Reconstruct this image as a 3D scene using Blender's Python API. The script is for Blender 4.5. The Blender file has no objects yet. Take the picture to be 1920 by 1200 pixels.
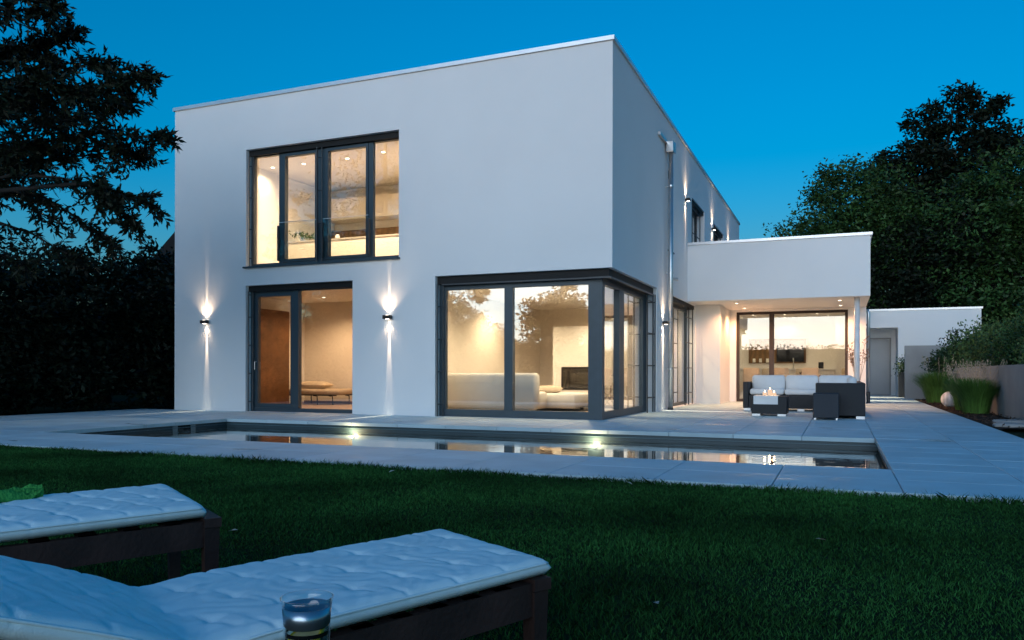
import bpy, math, random
import numpy as np
from mathutils import Vector, Matrix

rng = np.random.default_rng(7)
random.seed(7)
scene = bpy.context.scene
COL = scene.collection

# ------------------------------------------------------------------ camera, world, sun, exposure
CAM = Vector((3.542, -12.904, 0.8045))
YAW, ROLL = math.radians(22.56), math.radians(0.123)
cam = bpy.data.cameras.new('camera')
cam.sensor_width = 36.0
cam.lens = 27.79
cam.shift_y = 98.93 / 1920.0
cam.clip_start, cam.clip_end = 0.05, 2000.0
cam_ob = bpy.data.objects.new('camera', cam)
COL.objects.link(cam_ob)
cam_ob.matrix_world = (Matrix.Translation(CAM) @ Matrix.Rotation(YAW, 4, 'Z')
                       @ Matrix.Rotation(math.pi / 2, 4, 'X') @ Matrix.Rotation(ROLL, 4, 'Z'))
scene.camera = cam_ob

SUN_AZ = math.radians(178)           # clockwise from +Y: behind the camera
world = bpy.data.worlds.new('World')
scene.world = world
world.use_nodes = True
wn = world.node_tree
sky = wn.nodes.new('ShaderNodeTexSky')
sky.sky_type = 'NISHITA'
sky.sun_disc = False
sky.sun_elevation = math.radians(0.5)
sky.sun_rotation = SUN_AZ
sky.air_density, sky.dust_density, sky.ozone_density = 1.0, 0.3, 4.2
# blue-hour colour response, the same for every direction: the weak red of blue sky is lost, the pale afterglow keeps it
sep = wn.nodes.new('ShaderNodeSeparateColor')
wn.links.new(sky.outputs[0], sep.inputs[0])
cut = wn.nodes.new('ShaderNodeMath'); cut.operation = 'MULTIPLY_ADD'
wn.links.new(sep.outputs[2], cut.inputs[0]); cut.inputs[1].default_value = -0.13
wn.links.new(sep.outputs[0], cut.inputs[2])
pos_ = wn.nodes.new('ShaderNodeMath'); pos_.operation = 'MAXIMUM'
wn.links.new(cut.outputs[0], pos_.inputs[0]); pos_.inputs[1].default_value = 0.0
gm = wn.nodes.new('ShaderNodeMath'); gm.operation = 'MULTIPLY'
wn.links.new(sep.outputs[1], gm.inputs[0]); gm.inputs[1].default_value = 1.24
bm_ = wn.nodes.new('ShaderNodeMath'); bm_.operation = 'MULTIPLY'
wn.links.new(sep.outputs[2], bm_.inputs[0]); bm_.inputs[1].default_value = 1.06
com = wn.nodes.new('ShaderNodeCombineColor')
for i_, n_ in enumerate((pos_, gm, bm_)):
    wn.links.new(n_.outputs[0], com.inputs[i_])
wn.links.new(com.outputs[0], wn.nodes['Background'].inputs[0])
wn.nodes['Background'].inputs[1].default_value = 0.098

sun = bpy.data.lights.new('sun', 'SUN')
sun.energy = 0.305
sun.angle = math.radians(60)
sun.color = (0.86, 0.92, 1.0)
sun_ob = bpy.data.objects.new('sun', sun)
COL.objects.link(sun_ob)
sd = Vector((math.sin(SUN_AZ), math.cos(SUN_AZ), math.tan(math.radians(2.5)))).normalized()
sun_ob.rotation_euler = sd.to_track_quat('Z', 'Y').to_euler()
sun_ob.location = (0, -20, 20)

vs = scene.view_settings
vs.view_transform = 'Standard'
vs.look = 'None'
vs.gamma = 1.0
vs.use_curve_mapping = False
vs.exposure = 3.0
scene.render.engine = 'CYCLES'
cy = scene.cycles
cy.use_denoising = True
cy.max_bounces = 10
cy.diffuse_bounces = 4
cy.glossy_bounces = 5
cy.transmission_bounces = 6
cy.transparent_max_bounces = 16
cy.sample_clamp_indirect = 3.0
cy.caustics_reflective = False
cy.caustics_refractive = False
cy.blur_glossy = 0.5

# ------------------------------------------------------------------ materials
MATS = {}
def nodes_of(name):
    m = bpy.data.materials.new(name)
    m.use_nodes = True
    nt = m.node_tree
    nt.nodes.clear()
    out = nt.nodes.new('ShaderNodeOutputMaterial')
    return m, nt, out

def mat(name, col, rough=0.6, var=0.12, scale=4.0, bump=0.0, bscale=60.0, metal=0.0, spec=0.4,
        island=0.0, objvar=0.0, coat=0.0, wave=None, sheen=0.0, detail=4.0, rvar=0.0, pos=False, damp=False):
    if name in MATS:
        return MATS[name]
    m, nt, out = nodes_of(name)
    b = nt.nodes.new('ShaderNodeBsdfPrincipled')
    nt.links.new(b.outputs[0], out.inputs[0])
    b.inputs['Roughness'].default_value = rough
    b.inputs['Metallic'].default_value = metal
    b.inputs['Specular IOR Level'].default_value = spec
    if coat:
        b.inputs['Coat Weight'].default_value = coat
    if sheen:
        b.inputs['Sheen Weight'].default_value = sheen
    tc = nt.nodes.new('ShaderNodeTexCoord')
    n = nt.nodes.new('ShaderNodeTexNoise')
    n.inputs['Scale'].default_value = scale
    n.inputs['Detail'].default_value = detail
    src = tc.outputs['Object']
    if pos:
        src = nt.nodes.new('ShaderNodeNewGeometry').outputs['Position']
    nt.links.new(src, n.inputs['Vector'])
    mr = nt.nodes.new('ShaderNodeMapRange')
    mr.inputs['From Min'].default_value, mr.inputs['From Max'].default_value = 0.3, 0.7
    mr.inputs['To Min'].default_value, mr.inputs['To Max'].default_value = 1 - var, 1 + var
    nt.links.new(n.outputs['Fac'], mr.inputs['Value'])
    fac = mr.outputs[0]
    def mul(a, sock, lo, hi):
        r = nt.nodes.new('ShaderNodeMapRange')
        r.inputs['To Min'].default_value, r.inputs['To Max'].default_value = lo, hi
        nt.links.new(sock, r.inputs['Value'])
        k = nt.nodes.new('ShaderNodeMath'); k.operation = 'MULTIPLY'
        nt.links.new(a, k.inputs[0]); nt.links.new(r.outputs[0], k.inputs[1])
        return k.outputs[0]
    if damp:
        mp = nt.nodes.new('ShaderNodeMapping'); mp.inputs['Scale'].default_value = (0.75, 1.5, 1.0)
        dn = nt.nodes.new('ShaderNodeTexNoise'); dn.inputs['Scale'].default_value = 1.1; dn.inputs['Detail'].default_value = 5.0
        nt.links.new(src, mp.inputs[0]); nt.links.new(mp.outputs[0], dn.inputs['Vector'])
        dr = nt.nodes.new('ShaderNodeMapRange'); dr.inputs['From Min'].default_value, dr.inputs['From Max'].default_value = 0.63, 0.69
        nt.links.new(dn.outputs['Fac'], dr.inputs['Value'])
        fac = mul(fac, dr.outputs[0], 1.0, 0.80)
        rg = nt.nodes.new('ShaderNodeMapRange'); rg.inputs['To Min'].default_value, rg.inputs['To Max'].default_value = rough, 0.24
        nt.links.new(dr.outputs[0], rg.inputs['Value']); nt.links.new(rg.outputs[0], b.inputs['Roughness'])
    if island:
        g = nt.nodes.new('ShaderNodeNewGeometry')
        fac = mul(fac, g.outputs['Random Per Island'], 1 - island, 1 + island)
    if objvar:
        oi = nt.nodes.new('ShaderNodeObjectInfo')
        fac = mul(fac, oi.outputs['Random'], 1 - objvar, 1 + objvar)
    if wave:
        w = nt.nodes.new('ShaderNodeTexWave')
        w.inputs['Scale'].default_value = wave
        w.inputs['Distortion'].default_value = 6.0
        w.inputs['Detail'].default_value = 3.0
        nt.links.new(tc.outputs['Object'], w.inputs['Vector'])
        fac = mul(fac, w.outputs['Fac'], 0.75, 1.15)
    vm = nt.nodes.new('ShaderNodeVectorMath'); vm.operation = 'SCALE'
    vm.inputs[0].default_value = col
    nt.links.new(fac, vm.inputs['Scale'])
    nt.links.new(vm.outputs[0], b.inputs['Base Color'])
    if rvar:
        rr = nt.nodes.new('ShaderNodeMapRange')
        rr.inputs['From Min'].default_value, rr.inputs['From Max'].default_value = 0.35, 0.65
        rr.inputs['To Min'].default_value, rr.inputs['To Max'].default_value = max(rough - rvar, 0.02), min(rough + rvar, 1)
        nt.links.new(n.outputs['Fac'], rr.inputs['Value'])
        nt.links.new(rr.outputs[0], b.inputs['Roughness'])
    if bump:
        bn = nt.nodes.new('ShaderNodeTexNoise')
        bn.inputs['Scale'].default_value = bscale
        bn.inputs['Detail'].default_value = 3.0
        nt.links.new(tc.outputs['Object'], bn.inputs['Vector'])
        bp = nt.nodes.new('ShaderNodeBump')
        bp.inputs['Strength'].default_value = bump
        bp.inputs['Distance'].default_value = 0.01
        nt.links.new(bn.outputs['Fac'], bp.inputs['Height'])
        nt.links.new(bp.outputs[0], b.inputs['Normal'])
    MATS[name] = m
    return m

def emit(name, col, strength):
    if name in MATS:
        return MATS[name]
    m, nt, out = nodes_of(name)
    e = nt.nodes.new('ShaderNodeEmission')
    e.inputs[0].default_value = (*col, 1)
    e.inputs[1].default_value = strength
    nt.links.new(e.outputs[0], out.inputs[0])
    MATS[name] = m
    return m

def glass(name, tint=(0.97, 0.98, 0.97), ior=1.6, rough=0.0, gain=1.35, bump=None):
    if name in MATS:
        return MATS[name]
    m, nt, out = nodes_of(name)
    t = nt.nodes.new('ShaderNodeBsdfTransparent'); t.inputs[0].default_value = (*tint, 1)
    g = nt.nodes.new('ShaderNodeBsdfGlossy'); g.inputs['Roughness'].default_value = rough
    g.inputs[0].default_value = (1, 1, 1, 1)
    f = nt.nodes.new('ShaderNodeFresnel'); f.inputs[0].default_value = ior
    ge = nt.nodes.new('ShaderNodeNewGeometry')       # thin sheet: the same reflectance from both sides
    ir = nt.nodes.new('ShaderNodeMapRange')
    ir.inputs['To Min'].default_value, ir.inputs['To Max'].default_value = ior, 1.0 / ior
    nt.links.new(ge.outputs['Backfacing'], ir.inputs['Value'])
    nt.links.new(ir.outputs[0], f.inputs[0])
    k = nt.nodes.new('ShaderNodeMath'); k.operation = 'MULTIPLY'; k.use_clamp = True
    k.inputs[1].default_value = gain
    nt.links.new(f.outputs[0], k.inputs[0])
    mx = nt.nodes.new('ShaderNodeMixShader')
    nt.links.new(k.outputs[0], mx.inputs[0])
    nt.links.new(t.outputs[0], mx.inputs[1]); nt.links.new(g.outputs[0], mx.inputs[2])
    nt.links.new(mx.outputs[0], out.inputs[0])
    if bump:
        tc = nt.nodes.new('ShaderNodeTexCoord')
        mp = nt.nodes.new('ShaderNodeMapping')
        mp.inputs['Scale'].default_value = bump[2]
        n = nt.nodes.new('ShaderNodeTexNoise'); n.inputs['Scale'].default_value = bump[0]
        n.inputs['Detail'].default_value = 2.0
        nt.links.new(tc.outputs['Object'], mp.inputs[0]); nt.links.new(mp.outputs[0], n.inputs['Vector'])
        bp = nt.nodes.new('ShaderNodeBump'); bp.inputs['Strength'].default_value = bump[1]
        bp.inputs['Distance'].default_value = 0.02
        nt.links.new(n.outputs['Fac'], bp.inputs['Height'])
        nt.links.new(bp.outputs[0], g.inputs['Normal']); nt.links.new(bp.outputs[0], f.inputs['Normal'])
    MATS[name] = m
    return m

M_STUCCO = mat('white_render', (0.81, 0.81, 0.81), 0.9, 0.022, 0.7, 0.25, 140, spec=0.15)
M_COPING = mat('coping_metal', (0.62, 0.64, 0.66), 0.35, 0.06, 3, metal=0.6)
M_FRAME = mat('anthracite_frame', (0.034, 0.056, 0.072), 0.42, 0.08, 6, spec=0.5)
M_RAIL = mat('rail_metal', (0.030, 0.036, 0.042), 0.45, 0.08, 8, spec=0.5)
M_STEEL = mat('zinc_pipe', (0.55, 0.57, 0.58), 0.32, 0.10, 5, metal=0.85)
M_SOFFIT = mat('soffit_plaster', (0.74, 0.72, 0.70), 0.9, 0.03, 2, 0.1, 120)
M_RECESS_SHADE = mat('recess_shade_black', (0.008, 0.008, 0.008), 0.7, 0.1, 3)  # near-black colour stands for the shadow in the recess at the opening heads
M_ROOF = mat('roof_gravel', (0.22, 0.21, 0.20), 0.95, 0.25, 30, 0.6, 90)
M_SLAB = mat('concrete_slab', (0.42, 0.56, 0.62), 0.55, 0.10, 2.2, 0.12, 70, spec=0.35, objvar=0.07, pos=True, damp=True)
M_BEDDING = mat('mortar_bed', (0.055, 0.055, 0.058), 0.95, 0.2, 12)
M_LINER = mat('pool_liner', (0.032, 0.062, 0.078), 0.45, 0.12, 2.5)
M_LAWN = mat('lawn_soil', (0.010, 0.022, 0.008), 0.95, 0.4, 3, 0.4, 60, spec=0.05)
M_GRASS = mat('grass_blades', (0.019, 0.082, 0.019), 0.75, 0.55, 0.9, spec=0.10, island=0.7)
M_GROUND = mat('garden_ground', (0.012, 0.022, 0.010), 0.95, 0.4, 1, 0.4, 20, spec=0.05)
M_SOIL = mat('bed_soil', (0.032, 0.022, 0.016), 0.95, 0.4, 9, 0.8, 35, spec=0.1)
M_LEAF_D = mat('leaves_dark', (0.006, 0.013, 0.006), 0.6, 0.25, 1.2, island=0.5, spec=0.2)
M_LEAF_M = mat('leaves_mid', (0.026, 0.066, 0.016), 0.55, 0.6, 0.8, island=0.5, spec=0.25)
M_LEAF_L = mat('leaves_light', (0.070, 0.125, 0.036), 0.55, 0.45, 1.0, island=0.5, spec=0.25)
M_BARK = mat('bark', (0.014, 0.012, 0.010), 0.95, 0.3, 6, 0.8, 25)
M_CONC = mat('cast_concrete', (0.34, 0.33, 0.32), 0.85, 0.12, 1.6, 0.25, 45)
M_WOOD_D = mat('lounger_wood', (0.032, 0.016, 0.013), 0.65, 0.2, 9, 0.25, 60, wave=3.0)
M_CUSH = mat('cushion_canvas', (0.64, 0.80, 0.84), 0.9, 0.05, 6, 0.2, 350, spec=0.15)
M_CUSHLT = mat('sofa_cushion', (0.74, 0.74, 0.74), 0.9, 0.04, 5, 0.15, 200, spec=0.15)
M_RATTAN = mat('black_rattan', (0.016, 0.017, 0.020), 0.5, 0.3, 60, 0.7, 150, spec=0.4)
M_ALU = mat('alu_foot', (0.75, 0.75, 0.75), 0.3, 0.05, 5, metal=0.7)
M_INT = mat('interior_plaster', (0.78, 0.72, 0.64), 0.9, 0.03, 1.2)
M_INTW = mat('interior_white', (0.82, 0.79, 0.74), 0.8, 0.02, 1.2)
M_FLOOR = mat('interior_floor_wood', (0.38, 0.27, 0.18), 0.45, 0.15, 5, wave=1.2)
M_BROWN = mat('brown_veneer', (0.16, 0.075, 0.032), 0.5, 0.2, 5, wave=1.6)
M_NICHE = mat('niche_wood', (0.20, 0.115, 0.05), 0.5, 0.2, 5, wave=2.0)
M_BEIGE = mat('beige_fabric', (0.52, 0.42, 0.31), 0.9, 0.08, 8, 0.2, 200)
M_LINEN = mat('linen_fabric', (0.62, 0.53, 0.41), 0.9, 0.06, 8, 0.2, 200)
M_SOFAW = mat('white_sofa_fabric', (0.70, 0.68, 0.63), 0.9, 0.04, 6, 0.15, 250)
M_TUBE = mat('dark_tube', (0.022, 0.018, 0.016), 0.4, 0.1, 6, metal=0.5)
M_BLACK = mat('black_gloss', (0.008, 0.008, 0.009), 0.08, 0.05, 3, spec=0.6)
M_CABW = mat('cabinet_white', (0.80, 0.77, 0.71), 0.4, 0.02, 2)
M_LAMPB = mat('lamp_bronze', (0.055, 0.045, 0.040), 0.4, 0.1, 9, metal=0.6)
M_GREEN = mat('green_towel', (0.06, 0.30, 0.07), 0.95, 0.2, 30, 0.9, 120, spec=0.05)
M_STONE = mat('stone_ball', (0.70, 0.69, 0.67), 0.8, 0.25, 7, 0.5, 18, wave=3.2)
M_DOOR = mat('grey_door', (0.42, 0.42, 0.42), 0.5, 0.03, 3)
M_CERAM = mat('white_ceramic', (0.82, 0.80, 0.76), 0.25, 0.02, 3)
M_TILE = mat('shaded_roof_tile', (0.005, 0.005, 0.006), 0.9, 0.25, 6, 0.5, 20)  # near black: the shade on the neighbour's roof is put into the colour
M_TWIG = mat('dry_twig', (0.16, 0.10, 0.06), 0.9, 0.2, 12)
M_PLUME = mat('grass_plume', (0.42, 0.33, 0.24), 0.9, 0.2, 5, island=0.3)
M_LEMON = mat('lemon', (0.75, 0.68, 0.05), 0.5, 0.1, 9)
M_LEMONF = mat('lemon_flesh', (0.75, 0.72, 0.45), 0.5, 0.1, 20)
M_GLASS = glass('window_glass', ior=1.62, gain=2.1)
M_BALGL = glass('balustrade_glass', (0.93, 0.95, 0.95), 1.5, gain=1.0)
M_JAR = glass('jar_glass', (0.95, 0.97, 0.97), 1.5, gain=1.3)
M_WATER = glass('pool_water', (0.80, 0.84, 0.78), 1.33, 0.015, 1.15, bump=(2.6, 0.09, (0.7, 3.0, 1.0)))
M_DRINK = glass('lemon_water', (0.95, 0.97, 0.93), 1.33, gain=.6)
WARM = (1.0, 0.70, 0.40)
WARMW = (1.0, 0.71, 0.46)
E_DOWN = emit('downlight_glow', (1.0, 0.80, 0.55), 2.2)
E_LENS = emit('lamp_lens_glow', (1.0, 0.86, 0.70), 1.6)
E_POOL = emit('pool_lamp_glow', (1.0, 0.86, 0.62), 4.0)
E_FLAME = emit('flame', (1.0, 0.72, 0.35), 2.0)
E_WAX = emit('glowing_wax', (1.0, 0.66, 0.44), 0.12)

# ------------------------------------------------------------------ mesh helpers
ORG = {}
class MB:
    def __init__(self):
        self.v, self.f = [], []
    def add(self, vs_, fs_):
        b = len(self.v)
        self.v += [tuple(map(float, p)) for p in vs_]
        self.f += [tuple(i + b for i in q) for q in fs_]
        return self
    def box(self, x0, y0, z0, x1, y1, z1):
        return self.add([(x0, y0, z0), (x1, y0, z0), (x1, y1, z0), (x0, y1, z0), (x0, y0, z1), (x1, y0, z1), (x1, y1, z1), (x0, y1, z1)],
                        [(0, 3, 2, 1), (4, 5, 6, 7), (0, 1, 5, 4), (1, 2, 6, 5), (2, 3, 7, 6), (3, 0, 4, 7)])
    def bbox(self, x0, y0, z0, x1, y1, z1, b):
        """box with chamfered edges"""
        vs_, key = [], {}
        def V(p):
            if p not in key:
                key[p] = len(vs_); vs_.append(p)
            return key[p]
        lo, hi = (x0, y0, z0), (x1, y1, z1)
        def pt(s, ax):
            return tuple((hi[i] if s[i] else lo[i]) if i == ax else ((hi[i] - b) if s[i] else (lo[i] + b)) for i in range(3))
        fs_ = []
        for ax in range(3):
            o = [i for i in range(3) if i != ax]
            for sg in (0, 1):
                q = []
                for a_, b_ in ((0, 0), (1, 0), (1, 1), (0, 1)):
                    s = [0, 0, 0]; s[ax] = sg; s[o[0]] = a_; s[o[1]] = b_
                    q.append(V(pt(s, ax)))
                fs_.append(tuple(q))
        for e in range(3):
            o = [i for i in range(3) if i != e]
            for a_ in (0, 1):
                for b_ in (0, 1):
                    q = []
                    for ax, t in ((o[0], 0), (o[0], 1), (o[1], 1), (o[1], 0)):
                        s = [0, 0, 0]; s[e] = t; s[o[0]] = a_; s[o[1]] = b_
                        q.append(V(pt(s, ax)))
                    fs_.append(tuple(q))
        for a_ in (0, 1):
            for b_ in (0, 1):
                for c_ in (0, 1):
                    fs_.append(tuple(V(pt((a_, b_, c_), ax)) for ax in range(3)))
        self.add(vs_, fs_)
        self.fix = True
        return self
    def tube(self, pts, r, n=8, cap=True):
        pts = [Vector(p) for p in pts]
        rs = r if isinstance(r, (list, tuple)) else [r] * len(pts)
        vs_, fs_ = [], []
        up = None
        for i, p in enumerate(pts):
            d = (pts[min(i + 1, len(pts) - 1)] - pts[max(i - 1, 0)]).normalized()
            if up is None:
                up = Vector((0, 0, 1)) if abs(d.z) < 0.9 else Vector((1, 0, 0))
            a = d.cross(up).normalized(); b = a.cross(d).normalized(); up = b
            for k in range(n):
                t = 2 * math.pi * k / n
                vs_.append(p + (a * math.cos(t) + b * math.sin(t)) * rs[i])
        for i in range(len(pts) - 1):
            for k in range(n):
                k2 = (k + 1) % n
                fs_.append((i * n + k, i * n + k2, (i + 1) * n + k2, (i + 1) * n + k))
        if cap:
            fs_.append(tuple(range(n))[::-1]); fs_.append(tuple((len(pts) - 1) * n + k for k in range(n)))
        return self.add(vs_, fs_)
    def lathe(self, c, prof, n=24):
        vs_, fs_ = [], []
        for r, z in prof:
            for k in range(n):
                t = 2 * math.pi * k / n
                vs_.append((c[0] + r * math.cos(t), c[1] + r * math.sin(t), c[2] + z))
        for i in range(len(prof) - 1):
            for k in range(n):
                k2 = (k + 1) % n
                fs_.append((i * n + k, i * n + k2, (i + 1) * n + k2, (i + 1) * n + k))
        return self.add(vs_, fs_)
    def pillow(self, c, u, v, h, n=14, p=3.0, nz=None):
        """soft cushion: half axes u, v (vectors), half height h"""
        c, u, v = Vector(c), Vector(u), Vector(v)
        w = u.cross(v).normalized() if nz is None else Vector(nz)
        vs_, fs_ = [], []
        for s in (1, -1):
            for i in range(n + 1):
                for j in range(n + 1):
                    a, b = 2 * i / n - 1, 2 * j / n - 1
                    t = ((1 - abs(a) ** p) * (1 - abs(b) ** p)) ** 0.5
                    k = 1 - 0.06 * (1 - abs(b) ** 2) * abs(a) ** 6 - 0
                    k2 = 1 - 0.06 * (1 - abs(a) ** 2) * abs(b) ** 6
                    vs_.append(c + u * a * k + v * b * k2 + w * (s * h * t))
        m = (n + 1) ** 2
        for i in range(n):
            for j in range(n):
                q = (i * (n + 1) + j, (i + 1) * (n + 1) + j, (i + 1) * (n + 1) + j + 1, i * (n + 1) + j + 1)
                fs_.append(q); fs_.append(tuple(m + k for k in q[::-1]))
        return self.add(vs_, fs_)
    def obj(self, name, material, parent=None, smooth=False, origin=None):
        o3 = ORG[parent.name] if parent is not None else Vector(origin or (0, 0, 0))
        me = bpy.data.meshes.new(name)
        me.from_pydata([(p[0] - o3[0], p[1] - o3[1], p[2] - o3[2]) for p in self.v], [], self.f)
        if getattr(self, 'fix', False):
            import bmesh
            bm = bmesh.new(); bm.from_mesh(me)
            bmesh.ops.recalc_face_normals(bm, faces=bm.faces[:])
            bm.to_mesh(me); bm.free()
        me.materials.append(material)
        if smooth:
            me.polygons.foreach_set('use_smooth', [True] * len(me.polygons))
        return link(name, me, parent, o3)

def link(name, data, parent=None, o3=(0, 0, 0)):
    o = bpy.data.objects.new(name, data)
    COL.objects.link(o)
    if parent is not None:
        o.parent = parent
    else:
        o.location = o3
    ORG[o.name] = Vector(o3)
    return o

def tag(o, label=None, cat=None, group=None, kind=None):
    if label: o['label'] = label
    if cat: o['category'] = cat
    if group: o['group'] = group
    if kind: o['kind'] = kind
    return o

def thing(name, label, cat, loc=(0, 0, 0), group=None):
    return tag(link(name, None, None, Vector(loc)), label, cat, group)

def fast_mesh(name, V, Fq, material, parent=None, origin=(0, 0, 0), n=4, smooth=False):
    """V (k,3) array, Fq (m,n) int array"""
    o3 = ORG[parent.name] if parent is not None else Vector(origin)
    V = (np.asarray(V, dtype=np.float64) - np.array(o3)).astype(np.float32)
    Fq = np.asarray(Fq, dtype=np.int32)
    me = bpy.data.meshes.new(name)
    me.vertices.add(len(V)); me.vertices.foreach_set('co', V.ravel())
    me.loops.add(Fq.size); me.loops.foreach_set('vertex_index', Fq.ravel())
    me.polygons.add(len(Fq))
    me.polygons.foreach_set('loop_start', np.arange(0, Fq.size, n, dtype=np.int32))
    me.update(calc_edges=True)
    me.materials.append(material)
    return link(name, me, parent, o3)

def add_light(name, kind, loc, power, color, parent, **kw):
    l = bpy.data.lights.new(name, kind)
    l.energy = power
    l.color = color
    for k, v_ in kw.items():
        if k not in ('rot', 'scale'):
            setattr(l, k, v_)
    o = bpy.data.objects.new(name, l)
    COL.objects.link(o)
    if parent is not None:
        o.parent = parent
        o.location = Vector(loc) - ORG[parent.name]
    else:
        o.location = loc
    if 'rot' in kw: o.rotation_euler = kw['rot']
    if 'scale' in kw: o.scale = kw['scale']
    return o

def leaf_quads(P, L, W, D=None, flat=0.0):
    """rhombic leaves at points P; L length, W width (arrays or scalars); D optional long directions"""
    n = len(P)
    if D is None:
        D = rng.normal(size=(n, 3)); D[:, 2] *= (1 - flat)
    D = D / np.linalg.norm(D, axis=1, keepdims=True)
    N = rng.normal(size=(n, 3)); N[:, 2] += flat * 3
    S = np.cross(D, N); S /= np.linalg.norm(S, axis=1, keepdims=True) + 1e-9
    L = np.broadcast_to(np.asarray(L, float).reshape(-1, 1), (n, 1)); W = np.broadcast_to(np.asarray(W, float).reshape(-1, 1), (n, 1))
    V = np.stack([P, P + D * L * .45 + S * W * .5, P + D * L, P + D * L * .45 - S * W * .5], 1).reshape(-1, 3)
    F = np.arange(n * 4).reshape(-1, 4)
    return V, F

# ------------------------------------------------------------------ ground, lawn, terrace, pool
POOL = (-6.30, -5.5515, 3.94, -2.128)
T_L, T_N, T_R = -10.566, -6.97, 5.647
STEP = 0.8533
XE = [3.94 - STEP * k for k in range(17, -1, -1)] + [3.94 + STEP, 3.94 + 2 * STEP]

g = MB()
B = 260.0
for (x0, y0, x1, y1) in ((-B, -B, B, T_N - 6.2), (-B, T_N - 6.2, -9.0, T_N), (9.0, T_N - 6.2, B, T_N), (-B, T_N, T_L, B), (T_R, T_N, B, B), (T_L, 24.0, T_R, B)):
    g.add([(x0, y0, -0.05), (x1, y0, -0.05), (x1, y1, -0.05), (x0, y1, -0.05)], [(0, 1, 2, 3)])
tag(g.obj('ground', M_GROUND), kind='structure')

lw = MB()
nx, ny = 45, 16
for j in range(ny + 1):
    for i in range(nx + 1):
        x, y = -9.0 + 18.0 * i / nx, T_N - 6.2 + 6.2 * j / ny
        lw.v.append((x, y, -0.035 + 0.012 * math.sin(x * 1.3 + y * .8) * min(1, (T_N - y) * 2)))
for j in range(ny):
    for i in range(nx):
        a = j * (nx + 1) + i
        lw.f.append((a, a + 1, a + nx + 2, a + nx + 1))
lawn = tag(lw.obj('lawn', M_LAWN, smooth=True), kind='structure')

def lawn_z(x, y):
    return -0.035 + 0.012 * np.sin(x * 1.3 + y * .8) * np.minimum(1, (T_N - y) * 2)

# grass blades over the lawn
n = 900000
gx = rng.uniform(-8.0, 8.0, n); gy = rng.uniform(T_N - 5.6, T_N + 0.015, n)
dx, dy = gx - CAM.x, gy - CAM.y
dep = -dx * math.sin(YAW) + dy * math.cos(YAW); rr = dx * math.cos(YAW) + dy * math.sin(YAW)
keep = (dep > 0.9) & (np.abs(rr) < dep * 0.80 + 0.6)
gx, gy, dep = gx[keep], gy[keep], dep[keep]
n = len(gx)
tuft = np.sin(gx * 2.1 + 1.7 * np.sin(gy * 1.9)) * np.sin(gy * 2.7 + np.sin(gx * 3.1)) * .5 + .5
h = rng.uniform(0.011, 0.026, n) * (0.70 + 0.6 * tuft) * np.where(gy > T_N - 0.10, rng.uniform(1.2, 2.6, n), 1.0)
w = rng.uniform(0.0011, 0.0023, n) * (0.75 + dep * 0.13)
an = rng.uniform(0, 2 * math.pi, n); lean = rng.normal(0, 0.55, (n, 2))
bz = lawn_z(gx, gy) - 0.003
ca, sa = np.cos(an) * w, np.sin(an) * w
mx_, my_ = gx + lean[:, 0] * h * .35, gy + lean[:, 1] * h * .35
tx, ty = gx + lean[:, 0] * h, gy + lean[:, 1] * h
V = np.stack([np.stack([gx - ca, gy - sa, bz], 1), np.stack([gx + ca, gy + sa, bz], 1),
              np.stack([mx_ + ca * .8, my_ + sa * .8, bz + h * .55], 1), np.stack([tx, ty, bz + h], 1), np.stack([mx_ - ca * .8, my_ - sa * .8, bz + h * .55], 1)], 1).reshape(-1, 3)
F = np.arange(n * 5).reshape(-1, 5)
grass = fast_mesh('grass', V, F, M_GRASS, n=5)
tag(grass, 'short dark green lawn grass in front of the pool', 'grass', kind='stuff')

# paving slabs: each one its own object, meshes shared by size
SLABS = {}
def slab_mesh(sx, sy, th=0.055):
    k = (round(sx, 3), round(sy, 3))
    if k not in SLABS:
        b = MB(); c = 0.004
        sx, sy = k
        gp = 0.0035
        x0, y0, x1, y1 = gp, gp, sx - gp, sy - gp
        b.add([(x0, y0, -th), (x1, y0, -th), (x1, y1, -th), (x0, y1, -th), (x0, y0, -c), (x1, y0, -c), (x1, y1, -c), (x0, y1, -c),
               (x0 + c, y0 + c, 0), (x1 - c, y0 + c, 0), (x1 - c, y1 - c, 0), (x0 + c, y1 - c, 0)],
              [(0, 3, 2, 1), (8, 9, 10, 11), (0, 1, 5, 4), (1, 2, 6, 5), (2, 3, 7, 6), (3, 0, 4, 7), (4, 5, 9, 8), (5, 6, 10, 9), (6, 7, 11, 10), (7, 4, 8, 11)])
        me = bpy.data.meshes.new('slab'); me.from_pydata(b.v, [], b.f); me.materials.append(M_SLAB)
        SLABS[k] = me
    return SLABS[k]
def slab(x0, y0, x1, y1, parent):
    o = bpy.data.objects.new('slab', slab_mesh(x1 - x0, y1 - y0))
    COL.objects.link(o); o.parent = parent
    o.location = (x0, y0, random.uniform(-0.0012, 0.0008))

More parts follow.
